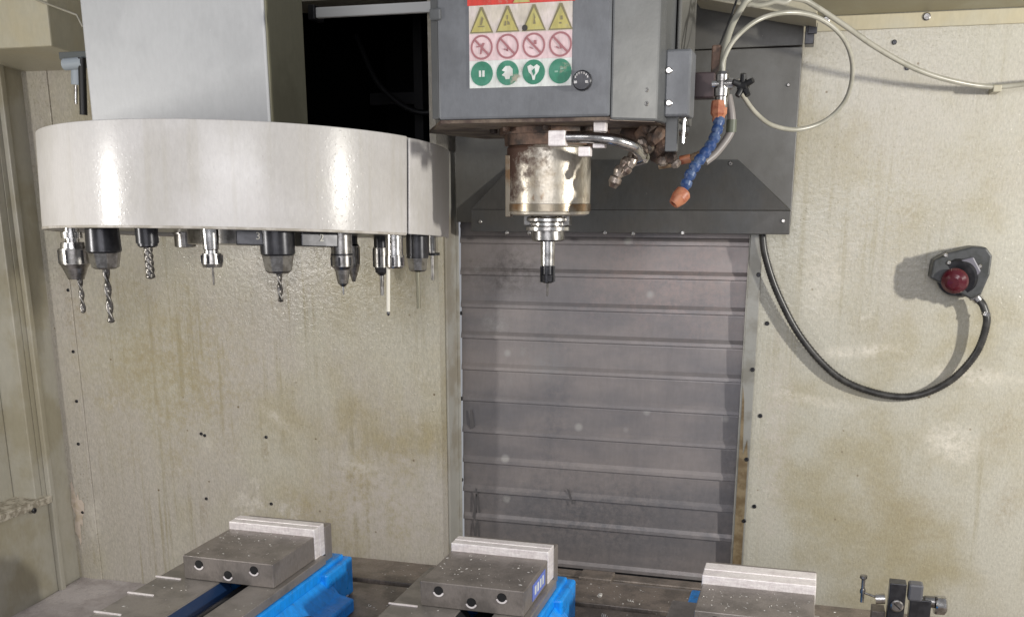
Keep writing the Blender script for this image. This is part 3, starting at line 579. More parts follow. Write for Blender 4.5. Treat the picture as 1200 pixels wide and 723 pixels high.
# column above the drum (straight)
col = thing('magazine_column', (-0.9, 1.40, 0.09), 'pale box column standing on the white tool drum', 'machine column')
xc0 = aY(99, 60, 1.36).x; xc1 = aY(313, 60, 1.36).x
b = MB(); b.box(xc0, xc1-0.002, 1.36, 1.470, 0.070, 0.45); b.build('front_box', COLM, col, 0.003)
b = MB(); b.box(xc0+0.01, -0.945, 1.4705, 1.785, 0.085, 0.45); b.build('arm', OLIVE, col)
b = MB(); b.box(xc1-0.0015, xc1+0.001, 1.3625, 1.469, 0.070, 0.45); b.build('shaded_side', OLIVE, col)  # dark olive sheet puts the head's shade on this side into the colour
# pale tube at the top of the dark bay
tb = thing('steel_bar', aY(435, 12, 1.76), 'pale horizontal bar across the top of the black bay', 'metal bar')
b = MB(); pa = aY(371, 14, 1.76); pb = aY(512, 8, 1.76); b.box(pa.x, pb.x, 1.755, 1.765, pb.z-0.009, pb.z+0.008); o = b.build('bar', mat('bright_bar_paint', (0.75, 0.75, 0.73), 0.4), tb, 0.002)
b = MB(); b.box(pa.x-0.012, pa.x-0.0003, 1.75, YL-0.001, pb.z-0.012, pb.z+0.012); b.build('bracket', BPLAST, tb, 0.001)

# ---- tools
def tool(px, secs, label, cat='tool holder', far=False, ang=None, r=0.258, group='tools hanging in the round magazine', flip=0):
    if ang is None: p = ring_pt(px, r, far)
    else: p = Vector((CX+r*math.sin(R_(ang)), CY-r*math.cos(R_(ang))))
    d0 = Fv.dot(Vector((p.x, p.y, -0.08)))
    def z(py): return aY(px, py, p.y).z
    def rad(hw): return hw*d0/1200.0
    o = thing('tool_holder', (p.x, p.y, z(266)), label, cat, group)
    for name, m, kind, prof in secs:
        b = MB()
        if kind == 'lathe':
            pr = [(0, rad(prof[0][1])*0.9)]+[( z(prof[0][0])-z(y), rad(hw)) for y, hw in prof]
            pr = [(z(prof[0][0])-z(y), rad(hw)) for y, hw in prof]
            b.lathe((p.x, p.y, z(prof[0][0])), (0, 0, -1), pr, 28)
            ob = b.build(name, m, o)
        elif kind == 'hex':
            pr = [(z(prof[0][0])-z(y), rad(hw)) for y, hw in prof]
            b.lathe((p.x, p.y, z(prof[0][0])), (0, 0, -1), pr, 8, smooth=False)
            ob = b.build(name, m, o)
        elif kind == 'nut':
            pr = [(z(prof[0][0])-z(y), rad(hw)) for y, hw in prof]
            b.lathe((p.x, p.y, z(prof[0][0])), (0, 0, -1), pr, 28)
            ob = b.build(name, m, o); ym = z(prof[0][0]); zl_ = z(prof[1][0])-0.002
            g_ = MB(); rmax = max(q[1] for q in pr)
            for k in range(6):
                a = k*math.pi/3+0.2; g_.box(-0.0015, 0.0015, rmax-0.0012, rmax+0.0006, zl_+0.003, ym-0.002, Matrix.Translation((p.x, p.y, 0)) @ Matrix.Rotation(a, 4, 'Z'))
            g_.build('notch', BPLAST, ob)
        elif kind == 'drill':
            (y0, hw), (y1, _) = prof; b.drill(p.x, p.y, z(y0), z(y1), rad(hw), twist=620/ max(rad(hw)*1000, 1)*1.1, depth=0.28); b.build(name, m, o)
        elif kind == 'mill':
            (y0, hw), (y1, _) = prof; b.drill(p.x, p.y, z(y0), z(y1), rad(hw), twist=180, lobes=4, depth=0.16); b.build(name, m, o)
    return o
T = tool
T(85, [('holder_body', STEEL, 'lathe', [(262,9),(272,9),(272,12),(279,12),(279,8),(284,8),(284,13),(291,14)]), ('collet_nut', DSTEEL, 'nut', [(291.2,17),(309,17),(314,14),(327,9)])], 'silver collet holder at the far left of the drum, with a twist drill')
o = bpy.data.objects[[x.name for x in bpy.data.objects if x.name.startswith('tool_holder')][-1]]
b = MB(); p = wloc(o); b.drill(p.x+0.006, p.y, aY(97, 326, p.y).z, aY(97, 367, p.y).z, 0.0043, twist=160); b.build('drill_bit', DRILL, o)
T(121, [('chuck_body', BPLAST, 'lathe', [(262,17),(268,19),(294,20),(296,18.5)]), ('chuck_nose', DSTEEL, 'hex', [(296.3,18.5),(313,15.5),(315,12),(315,4)]), ('drill_bit', DRILL, 'drill', [(314,4.4),(378,4)])], 'black drill chuck with silver nose and long twist drill, second tool from the left')
T(173, [('holder_body', BPLAST, 'lathe', [(262,11),(288,11.5),(290,9)]), ('collar', BPLAST, 'lathe', [(266,13),(285,13)]), ('end_mill', DRILL, 'mill', [(289.5,5.4),(327,5.4)])], 'short dark holder with a stout fluted end mill, third tool from the left')
T(217, [('holder_body', DSTEEL, 'nut', [(262,14),(274,14),(274,12),(289,12),(290,9)])], 'stubby steel holder without cutter, just left of the slim silver holder', far=True)
T(247, [('holder_body', STEEL, 'lathe', [(262,10),(292,9),(293,8),(297,8)]), ('collet_nut', DSTEEL, 'nut', [(297.2,11),(309,12),(313,11),(313,3)]), ('drill_bit', DRILL, 'lathe', [(313.3,1.5),(333,1.3),(334,0.3)])], 'slim silver holder with flared nut and hair thin drill, left of the number 3')
T(325, [('chuck_body', BPLAST, 'lathe', [(262,19),(270,20),(297,20),(299,18.5)]), ('chuck_nose', DSTEEL, 'hex', [(299.3,19),(317,16),(320,12),(320,4)]), ('drill_bit', DRILL, 'drill', [(320,3.6),(354,3.4)])], 'black drill chuck with short drill between the numbers 3 and 2')
T(400, [('holder_body', DSTEEL, 'lathe', [(262,12.5),(297,12.5)]), ('ring', BPLAST, 'lathe', [(297.3,13),(299,13)]), ('collet_nut', DSTEEL, 'nut', [(299.3,13),(312,13),(316,9),(332,6),(336,2)]), ('drill_bit', STEEL, 'lathe', [(336.2,1.5),(345,1.2)])], 'grey pointed collet holder just right of the number 2')
T(413, [('holder_body', BPLAST, 'lathe', [(262,6),(286,6),(288,8)]), ('collet_nut', DSTEEL, 'nut', [(288.3,8),(310,8),(320,5),(330,2)])], 'dark slim holder partly hidden behind the grey pointed one', far=True)
T(446, [('holder_body', BPLAST, 'lathe', [(262,8),(290,8)]), ('collet_nut', DSTEEL, 'nut', [(290.3,9.5),(313,9.5)]), ('dark_tip', BPLAST, 'lathe', [(313.3,8),(319,7),(323,3)]), ('shank', DSTEEL, 'lathe', [(323.2,2.5),(346,2.2)])], 'dark holder with short grey shank, behind the bright silver one', far=True)
T(462, [('holder_body', STEEL, 'lathe', [(262,10),(299,10)]), ('collet_nut', STEEL, 'nut', [(299.3,11),(312,11),(314,9),(314,3)])], 'bright silver holder gripping a long pale rod with dark tip')
o = [x for x in bpy.data.objects if x.name.startswith('tool_holder')][-1]
b = MB(); p = wloc(o); b.cyl(aY(455, 313, p.y), aY(455, 365, p.y), 0.0028, n=14); b.build('pale_rod', WCER, o)
b = MB(); b.lathe(aY(455, 365.2, p.y), (0, 0, -1), [(0, 0.0022), (0.003, 0.0026), (0.006, 0.0010)], 12); b.build('dark_tip', BPLAST, o)
T(480, [('chuck_body', BPLAST, 'lathe', [(262,13),(302,13)]), ('chuck_nose', DSTEEL, 'hex', [(302.3,13),(316,11),(318,8),(318,3)]), ('long_rod', mat('olive_steel_rod', (0.20, 0.19, 0.14), 0.4, 0.5), 'lathe', [(318.2,2.6),(361,2.3)])], 'small black chuck with a long thin grey rod', ang=90, r=0.270)
T(499, [('holder_body', DSTEEL, 'lathe', [(272,4.5),(296,4.5)]), ('collar', BPLAST, 'lathe', [(296.2,9),(299,9)]), ('thin_rod', DSTEEL, 'lathe', [(299.2,2.2),(328,1.9)])], 'smallest tool at the right end, a thin rod with dark collar', ang=108, r=0.275)

# ---- tool in the spindle
o = thing('tool_holder', (NX, NY, zn), 'steel holder with slim collet chuck clamped in the spindle nose', 'tool holder')
def zz(py): return aY(643, py, NY).z
b = MB(); b.lathe((NX, NY, zn-0.0003), (0, 0, -1), [(0, 0.016), (zn-zz(255), 0.016)], 24); b.build('taper', DSTEEL, o)
b = MB(); b.lathe((NX, NY, zz(254)), (0, 0, -1), [(0, 0.029), (0.002, 0.0315), (0.0055, 0.0315), (0.0085, 0.027), (0.0115, 0.027), (0.014, 0.0315), (0.0185, 0.0315), (0.0195, 0.028)], 44); fl = b.build('flange', STEEL, o)
for sx in (-1, 1): b = MB(); b.box(NX+sx*0.028-0.005, NX+sx*0.028+0.005, NY-0.012, NY+0.006, zz(254)-0.012, zz(254)+0.003); b.build('drive_key', DSTEEL, fl, 0.001)
z3 = zz(254)-0.0196
b = MB(); b.lathe((NX, NY, z3), (0, 0, -1), [(0, 0.0235), (0.012, 0.0235), (0.014, 0.0215)], 40); b.build('collar', DSTEEL, o)
z4 = z3-0.0143
b = MB(); b.lathe((NX-0.0005, NY, z4), (0, 0, -1), [(0, 0.0105), (z4-zz(311), 0.0100)], 28); b.build('shank', STEEL, o)
z5 = zz(311.3)
b = MB(); b.lathe((NX-0.0005, NY, z5), (0, 0, -1), [(0, 0.0085), (0.012, 0.0085), (0.013, 0.0105), (0.022, 0.0095), (0.0245, 0.006)], 28); cn = b.build('collet_nut', BPLAST, o)
b = MB()
for k in range(6): b.box(-0.0014, 0.0014, 0.0075, 0.0112, z5-0.023, z5-0.001, Matrix.Translation((NX-0.0005, NY, 0)) @ Matrix.Rotation(k*math.pi/3+0.1, 4, 'Z'))
b.build('jaw_grip', BPLAST, cn)
b = MB(); b.lathe((NX-0.0005, NY, z5-0.0246), (0, 0, -1), [(0, 0.0016), (0.018, 0.0013), (0.019, 0.0003)], 10); b.build('cutter', DRILL, o)

# ================================================================== COOLANT PIPES AT THE NOSE
pp = thing('coolant_pipe', aY(690, 160, 1.38), 'shiny curved metal pipe with square white fittings beside the spindle nose', 'pipe')
Yp = 1.335
b = MB(); b.tube(spline([aY(660, 161, Yp), aY(690, 161, Yp), aY(718, 164, Yp), aY(742, 172, Yp+0.02), (aY(752, 182, Yp+0.05))]), 0.0074, 14); b.build('pipe', STEEL, pp)
b = MB(); p = aY(654, 162, Yp); b.box(p.x-0.011, p.x+0.011, Yp-0.009, Yp+0.009, p.z-0.010, p.z+0.009); b.build('end_block', ALU, pp, 0.0015)
for px, py in ((704, 149), (686, 178), (703, 171)):
    b = MB(); p = aY(px, py, Yp+0.012); hz = 0.006 if py != 171 else 0.003; b.box(p.x-0.0078, p.x+0.0078, Yp+0.004, Yp+0.018, p.z-hz, p.z+hz); b.build('fitting', ALU, pp, 0.0012)
b = MB()
b.tube(spline([aY(703, 150, Yp+0.014), aY(700, 160, Yp+0.018), aY(690, 172, Yp+0.016)]), 0.004, 10); b.build('bracket', RUST, pp)

nz = thing('coolant_nozzle', aY(745, 190, 1.42), 'rusty jointed coolant nozzle pointing down beside the spindle nose', 'nozzle')
def beadchain(pts, r, m, parent, name='segment', Y=1.42):
    P = spline(pts, 8); tot = sum((P[i+1]-P[i]).length for i in range(len(P)-1)); n = max(2, int(tot/(r*1.55)))
    out = []; acc = 0; k = 0; step = tot/n
    cur = [P[0]]
    for i in range(len(P)-1):
        seg = (P[i+1]-P[i]).length
        while acc+seg >= step*(k+1)-1e-9 and k < n:
            t = (step*(k+1)-acc)/seg; cur.append(P[i].lerp(P[i+1], t)); k += 1
        acc += seg
    for i in range(len(cur)-1):
        a, c_ = cur[i], cur[i+1]; d = c_-a; L_ = d.length
        b = MB(); b.lathe(a, d, [(0, r*0.66), (L_*0.10, r*0.98), (L_*0.55, r*1.02), (L_*0.80, r*0.78), (L_*1.06, r*0.60)], 16); b.build(name, m, parent)
    return cur
beadchain([aY(762, 172, 1.44), aY(748, 180, 1.42), aY(735, 190, 1.41), aY(724, 205, 1.40), aY(718, 219, 1.40)], 0.0084, mat('worn_nozzle_metal', (0.36, 0.31, 0.27), 0.35, 0.7, (0.14, 0.10, 0.08), 60, bump=0.3), nz)
beadchain([aY(756, 176, 1.40), aY(744, 184, 1.385), aY(738, 196, 1.38), aY(730, 204, 1.38)], 0.0062, MC['worn_nozzle_metal'], nz)
for px, py, r in ((768, 160, .012), (778, 172, .010), (786, 184, .009), (760, 150, .011), (776, 188, .008), (792, 192, .006), (753, 168, .008)):
    b = MB(); b.lathe(aY(px, py, 1.425), (random.uniform(-1, 1), -0.5, random.uniform(-1, 1)), [(-r, r*0.7), (-r*0.3, r), (r*0.4, r*0.95), (r, r*0.5)], 9, smooth=False); b.build('fitting', RUST if r > .0085 else MC['worn_nozzle_metal'], nz, 0.001)
b = MB(); p = aY(752, 186, 1.43); b.lathe(p, (1, -0.6, 0.3), [(-0.012, 0.007), (0.006, 0.008), (0.010, 0.005)], 12); b.build('joint', STEEL, nz)
b = MB(); p = aY(770, 172, 1.46)
b.lathe(p, (0.5, -0.2, -0.7), [(-0.030, 0.020), (-0.010, 0.024), (0.012, 0.017), (0.022, 0.010)], 14); b.lathe(aY(745, 160, 1.47), (1, 0, -0.4), [(-0.02, 0.012), (0.02, 0.016), (0.024, 0.008)], 12); b.build('manifold', RUST, nz)
b = MB(); b.tube(spline([aY(772, 195, 1.44), aY(790, 192, 1.44), aY(806, 186, 1.45), aY(826, 178, 1.46)]), 0.0042, 10); b.build('side_tube', mat('tarnished_brass', (0.33, 0.24, 0.15), 0.4, 0.5, (0.2, 0.12, 0.07), 50), nz)
b = MB(); b.lathe(aY(803, 187, 1.445), (1, 0, 0.2), [(-0.007, 0.006), (0.007, 0.006)], 10); b.build('brass_nut', ORANGE, nz)

# junction box at the head's right side
jb = thing('junction_box', aY(797, 130, 1.42), 'plain dark grey box mounted on the right flank of the milling head', 'junction box')
YJ = 1.37; p0 = aY(777, 137, YJ); p1 = aY(811, 57, YJ)
b = MB(); b.box(p0.x, p1.x, YJ, YJ+0.05, p0.z, p1.z); b.build('box', HEAD, jb, 0.003)
b = MB(); b.box(p0.x-0.005, p0.x-0.0004, YJ+0.004, YJ+0.046, p0.z+0.004, p1.z-0.004); b.build('gasket', BLACK, jb)
for py in (83, 121):
    b = MB(); p = aY(784, py, YJ); b.lathe(p, (0, -1, 0), [(-0.001, 0.0042), (0.003, 0.0042), (0.004, 0.003)], 14); b.build('screw', STEEL, jb)
b = MB(); q0 = aY(788, 139, 1.395); q1 = aY(788, 178, 1.395)
b.box(q0.x-0.008, q0.x+0.008, 1.39, 1.402, q1.z, q0.z+0.004); b.build('support_plate', HEAD2, jb, 0.001)
b = MB(); q0 = aY(802, 139, 1.39); q1 = aY(800, 168, 1.39); b.cyl(q0, q1, 0.0028, n=12); b.build('chrome_rod', STEEL, jb)
# dark valve block between box and hose
b = MB(); p = aY(823, 100, 1.44); b.box(p.x-0.014, p.x+0.016, 1.44, 1.47, p.z-0.016, p.z+0.016); b.build('side_bracket', mat('dark_plum_bracket', (0.06, 0.04, 0.042), 0.5, 0.2), jb, 0.002)

# ================================================================== VALVE, LOC-LINE HOSE, AIR HOSES
vv = thing('air_valve', aY(845, 100, 1.42), 'small brass and steel valve with black star handle at right of the head', 'valve')
Yv = 1.42
p = aY(846, 100, Yv)
b = MB(); b.lathe(aY(847, 84, Yv), (0, 0, -1), [(0, 0.006), (0.004, 0.0085), (0.012, 0.0085), (0.0125, 0.007), (0.020, 0.007), (0.0205, 0.010), (0.030, 0.010), (0.031, 0.008), (0.044, 0.008)], 18); b.build('valve_body', DSTEEL, vv)
b = MB(); b.cyl(p+Vector((-0.012, 0, 0.001)), p+Vector((0.022, -0.004, 0.002)), 0.0048, n=14); b.lathe(p+Vector((0.006, 0, 0.001)), (1, 0, 0), [(0, 0.0075), (0.008, 0.0075)], 6, smooth=False); b.build('stem', STEEL, vv)
hc = aY(871, 101, Yv-0.004)
b = MB()
for k in range(5):
    a = R_(20+72*k); d = Vector((math.cos(a)*0.75, -0.35, math.sin(a))).normalized(); b.cyl(hc, hc+d*0.015, 0.0048, 0.0036, n=10)
b.lathe(hc, (1, -0.3, 0), [(-0.006, 0.007), (0.006, 0.007)], 14); b.build('star_handle', BLACK, vv)
b = MB(); q = aY(838, 70, 1.45); b.box(q.x-0.005, q.x+0.007, 1.45, 1.465, q.z-0.022, q.z+0.018); b.build('clip', RUST, vv, 0.002)
b = MB(); b.lathe(aY(843, 118, Yv), (0, 0, -1), [(0, 0.0095), (0.008, 0.0105), (0.016, 0.0105), (0.020, 0.008), (0.026, 0.008)], 8, smooth=False); b.build('orange_connector', ORANGE, vv)

lh = thing('coolant_hose', aY(843, 140, 1.42), 'blue jointed coolant hose ending in an orange nozzle', 'coolant hose')
cur = beadchain([aY(843, 139, 1.42), aY(840, 155, 1.41), aY(832, 172, 1.40), aY(818, 190, 1.385), aY(808, 206, 1.375), aY(802, 222, 1.37)], 0.0074, LOCB, lh)
d = (cur[-1]-cur[-2]).normalized()
tip = aY(788, 241, 1.36); root = aY(803, 224, 1.37); d = tip-root
b = MB(); b.lathe(root, d, [(0, 0.0075), (0.003, 0.0105), (0.012, 0.0105), (0.021, 0.0075), (0.023, 0.0065), (0.0228, 0.004), (0.010, 0.004)], 20, caps=False); b.build('orange_nozzle', ORANGE, lh)
sh = thing('air_line', aY(858, 140, 1.45), 'pale grey tube running down just behind the blue jointed hose', 'hose')
b = MB(); b.tube(spline([aY(853, 112, 1.45), aY(857, 135, 1.45), aY(856, 155, 1.45), aY(840, 178, 1.44), aY(826, 190, 1.43)]), 0.0055, 10); b.build('tube', mat('grey_tube', (0.22, 0.20, 0.19), 0.45), sh)
b = MB(); b.lathe(aY(857, 148, 1.45), (0, 0, -1), [(-0.008, 0.0068), (0.008, 0.0068)], 12); b.build('tube_fitting', mat('dull_green_fitting', (0.09, 0.10, 0.07), 0.5), sh)

ar = thing('air_hose', aY(925, 83, 1.5), 'milky plastic hose looped into a full ring over the wall', 'hose')
pts = [aY(847, 84, 1.42), aY(848, 70, 1.42), aY(862, 45, 1.43), aY(890, 23, 1.45), aY(925, 15, 1.47), aY(960, 22, 1.50), aY(988, 45, 1.53), aY(999, 78, 1.56), aY(992, 115, 1.58), aY(968, 141, 1.58), aY(935, 152, 1.56), aY(905, 147, 1.53), aY(886, 133, 1.50), aY(873, 116, 1.47), aY(866, 104, 1.45)]
b = MB(); b.tube(spline(pts), 0.0031, 10); b.build('tube', TUBE, ar)
a2 = thing('air_hose', aY(865, 10, 1.45), 'milky hose rising from the valve out of the top of the picture', 'hose')
b = MB(); b.tube(spline([aY(846, 86, 1.44), aY(849, 60, 1.45), aY(858, 30, 1.47), aY(872, 5, 1.49), aY(890, -25, 1.5), aY(900, -160, 1.5)]), 0.0042, 10); b.build('tube', TUBE2, a2)
a3 = thing('air_hose', aY(1000, 40, 1.7), 'slack milky hose hanging across the top of the right wall', 'hose')
b = MB(); b.tube(spline([aY(890, -160, 1.58), aY(905, -22, 1.62), aY(948, 3, 1.66), aY(985, 27, 1.70), aY(1030, 58, 1.75), aY(1075, 82, 1.79), aY(1120, 96, 1.82), aY(1165, 102, 1.84), aY(1215, 97, 1.845), aY(1320, 85, 1.85), aY(1500, 40, 1.86)]), 0.0040, 10); b.build('tube', TUBE, a3)
b = MB(); p = aY(1168, 103, 1.845); b.box(p.x-0.006, p.x+0.006, 1.835, YR-0.001, p.z-0.007, p.z+0.003); b.build('hose_clip', CREAMP, a3, 0.001)
a4 = thing('air_hose', aY(900, -10, 1.50), 'short milky hose crossing at the very top edge', 'hose')
b = MB(); b.tube(spline([aY(860, -150, 1.5), aY(868, -12, 1.5), aY(882, 6, 1.5), aY(905, 3, 1.51), aY(930, -12, 1.52), aY(938, -150, 1.52)]), 0.0034, 10); b.build('tube', TUBE, a4)
wire = thing('wire', aY(845, 40, 1.6), 'thin black wire looping down beside the milky hose', 'wire')
b = MB(); b.tube(spline([aY(866, -8, 1.55), aY(856, 22, 1.54), aY(845, 50, 1.5), aY(840, 62, 1.46)]), 0.0016, 8); b.build('wire_core', BLACK, wire)
wire = thing('wire', aY(795, 20, 1.6), 'thin dark wire lying against the grey cowl right of the head', 'wire')
b = MB(); b.tube(spline([aY(785, -8, 1.74), aY(790, 15, 1.75), aY(797, 30, 1.76), aY(797, 60, 1.76)]), 0.0015, 8); b.build('wire_core', BLACK, wire)

# ================================================================== EMERGENCY STOP AND CONDUIT
es = thing('emergency_stop', aY(1128, 320, 1.86), 'red mushroom button in a dark housing fixed to the right wall', 'emergency stop')
Ye = 1.835
b = MB(); poly = [(1090, 326), (1094, 305), (1112, 296), (1140, 289), (1156, 290), (1163, 300), (1160, 322), (1150, 345), (1138, 351)]
pq = [aY(x, y, Ye) for x, y in poly]; b.prism([(q.x, q.z) for q in pq][::-1], 'y', Ye, YR-0.0005); b.build('housing', EGREY, es, 0.003)
b = MB(); pq = [aY(x, y, Ye-0.006) for x, y in ((1126, 305), (1141, 301), (1150, 318), (1138, 331))]; b.prism([(q.x, q.z) for q in pq][::-1], 'y', Ye-0.006, Ye+0.001); b.build('face_plate', EVIO, es, 0.002)
bc = aY(1122, 325, Ye+0.009); ax = Vector((-0.28, -0.93, -0.22)).normalized()
b = MB(); b.lathe(bc-ax*0.01, ax, [(0, 0.032), (0.014, 0.032), (0.019, 0.029), (0.0195, 0.017)], 32); b.build('black_collar', BPLAST, es)
b = MB(); b.lathe(bc+ax*0.008, ax, [(0, 0.013), (0.006, 0.014), (0.0075, 0.0195), (0.013, 0.0215), (0.018, 0.0195), (0.022, 0.014), (0.0245, 0.009), (0.0252, 0.0)], 32)
bo = b.build('red_button', RED, es)
for px, py in ((1108, 299), (1148, 312), (1112, 308)): 
    screw(es, aY(px, py, Ye-0.0005), 0.0036, m=STEEL)
b = MB(); b.cyl(aY(1139, 342, 1.85), aY(1147, 352, 1.85), 0.0085, n=16); b.lathe(aY(1142, 346, 1.85), (0.6, 0, -0.8), [(-0.004, 0.0105), (0.004, 0.0105)], 6, smooth=False); b.build('cable_gland', STEEL, es)
cb = thing('conduit', aY(1000, 450, 1.8), 'black flexible conduit hanging in a curve from the cowl to the red button', 'cable')
cp = [aY(893, 268, 1.86), aY(897, 300, 1.862), aY(912, 345, 1.866), aY(940, 397, 1.870), aY(980, 440, 1.872), aY(1025, 460, 1.874), aY(1070, 464, 1.874), aY(1112, 447, 1.868), aY(1143, 415, 1.860), aY(1156, 380, 1.854), aY(1153, 360, 1.855), aY(1146, 350, 1.858)]
P = spline(cp, 26)
b = MB(); b.tube(P, 0.0058, 12, rfun=lambda i: 0.0060+(0.0007 if i % 2 else -0.0002)); b.build('corrugated_tube', CORD, cb)
b = MB(); q = P[int(len(P)*0.865)]; b.lathe(q, (0.3, 0, 1), [(-0.003, 0.0075), (0.003, 0.0075)], 12); b.build('ring', STEEL, cb)

# ================================================================== MACHINE TABLE
tb = thing('machine_table', (-0.3, 1.35, -0.70), 'dark cast iron machine table carrying the three vises', 'machine table')
TZ = -0.64; X0t, X1t = -0.885, 0.42
def tslot_table():
    slots = [1.145, 1.335, 1.525]; b = MB(); ys = [0.95]
    for s_ in slots: ys += [s_-0.009, s_+0.009]
    ys.append(1.632)
    for i in range(0, len(ys), 2): b.box(X0t, X1t, ys[i], ys[i+1], TZ-0.020, TZ)
    b.box(X0t, X1t, 0.95, 1.632, TZ-0.075, TZ-0.0205)
    return b
tslot_table().build('table_top', TABLE, tb, 0.0015)
b = MB(); b.box(X0t+0.1, X1t-0.1, 1.0, 1.60, -0.82, TZ-0.0755); b.build('saddle', TABLE, tb, 0.003)
b = MB(); p = aY(700, 675, 1.66); b.box(p.x-0.03, p.x+0.028, 1.64, 1.68, p.z-0.06, p.z+0.004); b.build('rear_block', TABLE, tb, 0.002)
b = MB(); b.box(-0.44, -0.12, 1.66, 1.69, -0.80, p.z-0.003); b.build('rear_trough', TABLE, tb, 0.002)
b = MB(); b.box(-0.45, -0.12, 1.634, 1.650, TZ-0.06, TZ-0.004); b.build('rear_wiper', VISE, tb, 0.001)
# grooves and small studs on the table
for px, py in ((488, 687), (490, 692)):
    p = aZ(px, py, TZ+0.002); b = MB(); b.box(p.x-0.007, p.x+0.007, p.y-0.003, p.y+0.003, TZ+0.0003, TZ+0.004); b.build('key', STEEL if py == 687 else BPLAST, tb, 0.0005)

# ================================================================== VISES
def vise(cx, label, group='blue machine vises in a row on the table', plate_y=0.132, plate_th=0.034, lugL=False, sticker=False):
    v = thing('machine_vise', (cx, 1.35, TZ), label, 'vise', group)
    y0 = 1.253; zt = -0.517; hw = 0.075
    # moving jaw block
    b = MB(); b.box(cx-hw, cx+hw, y0, y0+plate_y-0.0006, zt-0.037, zt); jaw = b.build('moving_jaw', VISE, v, 0.0012)
    for px_, zz_ in ((-0.048, -0.012), (0.0, -0.024), (0.044, -0.012)):
        b = MB(); b.lathe((cx+px_, y0-0.0004, zt+zz_), (0, 1, 0), [(0, 0.0068), (0.0002, 0.0055), (-0.0, 0.0055)], 18, caps=False)
        b.lathe((cx+px_, y0-0.0006, zt+zz_), (0, -1, 0), [(0, 0.0062), (0.0003, 0.0062)], 18); b.build('bolt_hole', BLACK, jaw)
        b = MB(); n = 12; vs = []
        for k in range(n+1):
            a = math.pi*(1.1+0.8*k/n)
            for r_ in (0.0060, 0.0086): vs.append((cx+px_+r_*math.cos(a), y0-0.0012, zt+zz_+r_*math.sin(a)))
        b.add(vs, [(2*k, 2*k+1, 2*k+3, 2*k+2) for k in range(n)]); b.build('lit_crescent', ALU, jaw)  # bright crescent paints the light caught on the hole's lower edge
    # soft jaw plates and fixed jaw
    ya = y0+plate_y; yb = ya+plate_th
    b = MB(); b.box(cx-hw-0.001, cx+hw+0.001, ya, ya+plate_th*0.47, zt-0.040, zt+0.012); b.build('jaw_plate', ALU, v, 0.0012)
    b = MB(); b.box(cx-hw-0.001, cx+hw+0.001, ya+plate_th*0.47+0.0012, yb, zt-0.040, zt+0.0125); b.build('jaw_plate', ALU, v, 0.0012)
    b = MB(); b.box(cx-hw+0.002, cx+hw+0.002, yb+0.0006, yb+0.024, zt-0.075, zt+0.006); b.build('fixed_jaw', VISE, v, 0.002)
    # bed: two ground rails with a channel between
    rz = zt-0.0375
    b = MB(); b.box(cx-0.118, cx-0.017, 0.99, y0+plate_y+0.02, rz-0.014, rz); lr = b.build('bed_rail', VISE2, v, 0.0012)
    b = MB(); b.box(cx+0.032, cx+0.084, 0.99, y0+plate_y+0.02, rz-0.014, rz); b.build('bed_rail', VISE2, v, 0.0012)
    for yy in (aZ(112, 717, rz).y, aZ(155, 695, rz).y, aZ(195, 677, rz).y):
        b = MB(); b.box(cx-0.121, cx-0.078, yy-0.0012, yy+0.0012, rz+0.0001, rz+0.0020); b.build('scale_mark', ALU, lr)
    b = MB(); b.cyl((cx+0.008, 0.99, rz-0.030), (cx+0.008, y0+0.05, rz-0.030), 0.017, n=28); b.build('lead_screw', mat('oiled_screw', (0.012, 0.013, 0.016), 0.3, 0.3), v)
    b = MB(); b.prism([(cx-0.0168, rz-0.002), (cx-0.006, rz-0.020), (cx-0.010, rz-0.030), (cx-0.0168, rz-0.030)], 'y', 0.99, y0+0.02); b.build('channel_wall', mat('deep_blue_paint', (0.010, 0.030, 0.085), 0.35) if cx < -0.7 else BLACK, v)
    # blue body
    b = MB(); b.box(cx-0.100, cx-0.030, 0.99, 1.46, TZ+0.0005, rz-0.0145); b.box(cx+0.040, cx+(0.070 if lugL else 0.088), 0.99, 1.46, TZ+0.0005, rz-0.0145)
    b.box(cx-0.0295, cx+0.0395, 0.99, 1.46, TZ+0.0005, TZ+0.030)
    if not lugL: b.prism([(cx+0.0882, rz-0.030), (cx+0.0882, TZ+0.0005), (cx+0.135, TZ+0.0005), (cx+0.135, TZ+0.022), (cx+0.110, TZ+0.028)], 'y', 1.17, 1.395)
    b.build('body', BLUE, v, 0.003)
    b = MB(); b.box(cx-0.078, cx+(0.070 if lugL else 0.086), yb-0.004, yb+0.055, TZ+0.0005, zt-0.0755); 
    if not lugL: b.box(cx+0.0765, cx+0.100, ya-0.01, yb+0.05, TZ+0.0008, zt-0.058)
    b.build('fixed_jaw_base', BLUE, v, 0.004)
    b = MB()
    if lugL: b.box(cx-0.128, cx-0.1005, 1.44, 1.468, TZ+0.0007, TZ+0.020)
    # clamping bolt on the side lug
    b2 = MB(); b2.lathe((cx+(0.118 if not lugL else 0.105), 1.27, TZ+0.020), (0, 0, 1), [(0, 0.014), (0.006, 0.014), (0.0065, 0.010), (0.016, 0.010), (0.018, 0.008)], 6, smooth=False); b2.build('clamp_bolt', DSTEEL, v, 0.001)
    if lugL: b.build('side_lug', BLUE, v, 0.003)
    if sticker:  # sticker flag: blue highlight painted as a thin plate on the jaw side
        b = MB(); b.box(cx+hw+0.0003, cx+hw+0.0009, y0+0.045, y0+0.115, zt-0.032, zt-0.008); st = b.build('blue_highlight', VIOB, v)
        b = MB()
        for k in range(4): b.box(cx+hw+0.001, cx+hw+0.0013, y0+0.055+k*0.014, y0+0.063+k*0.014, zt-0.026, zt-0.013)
        b.build('highlight_bars', SW, st)
    return v
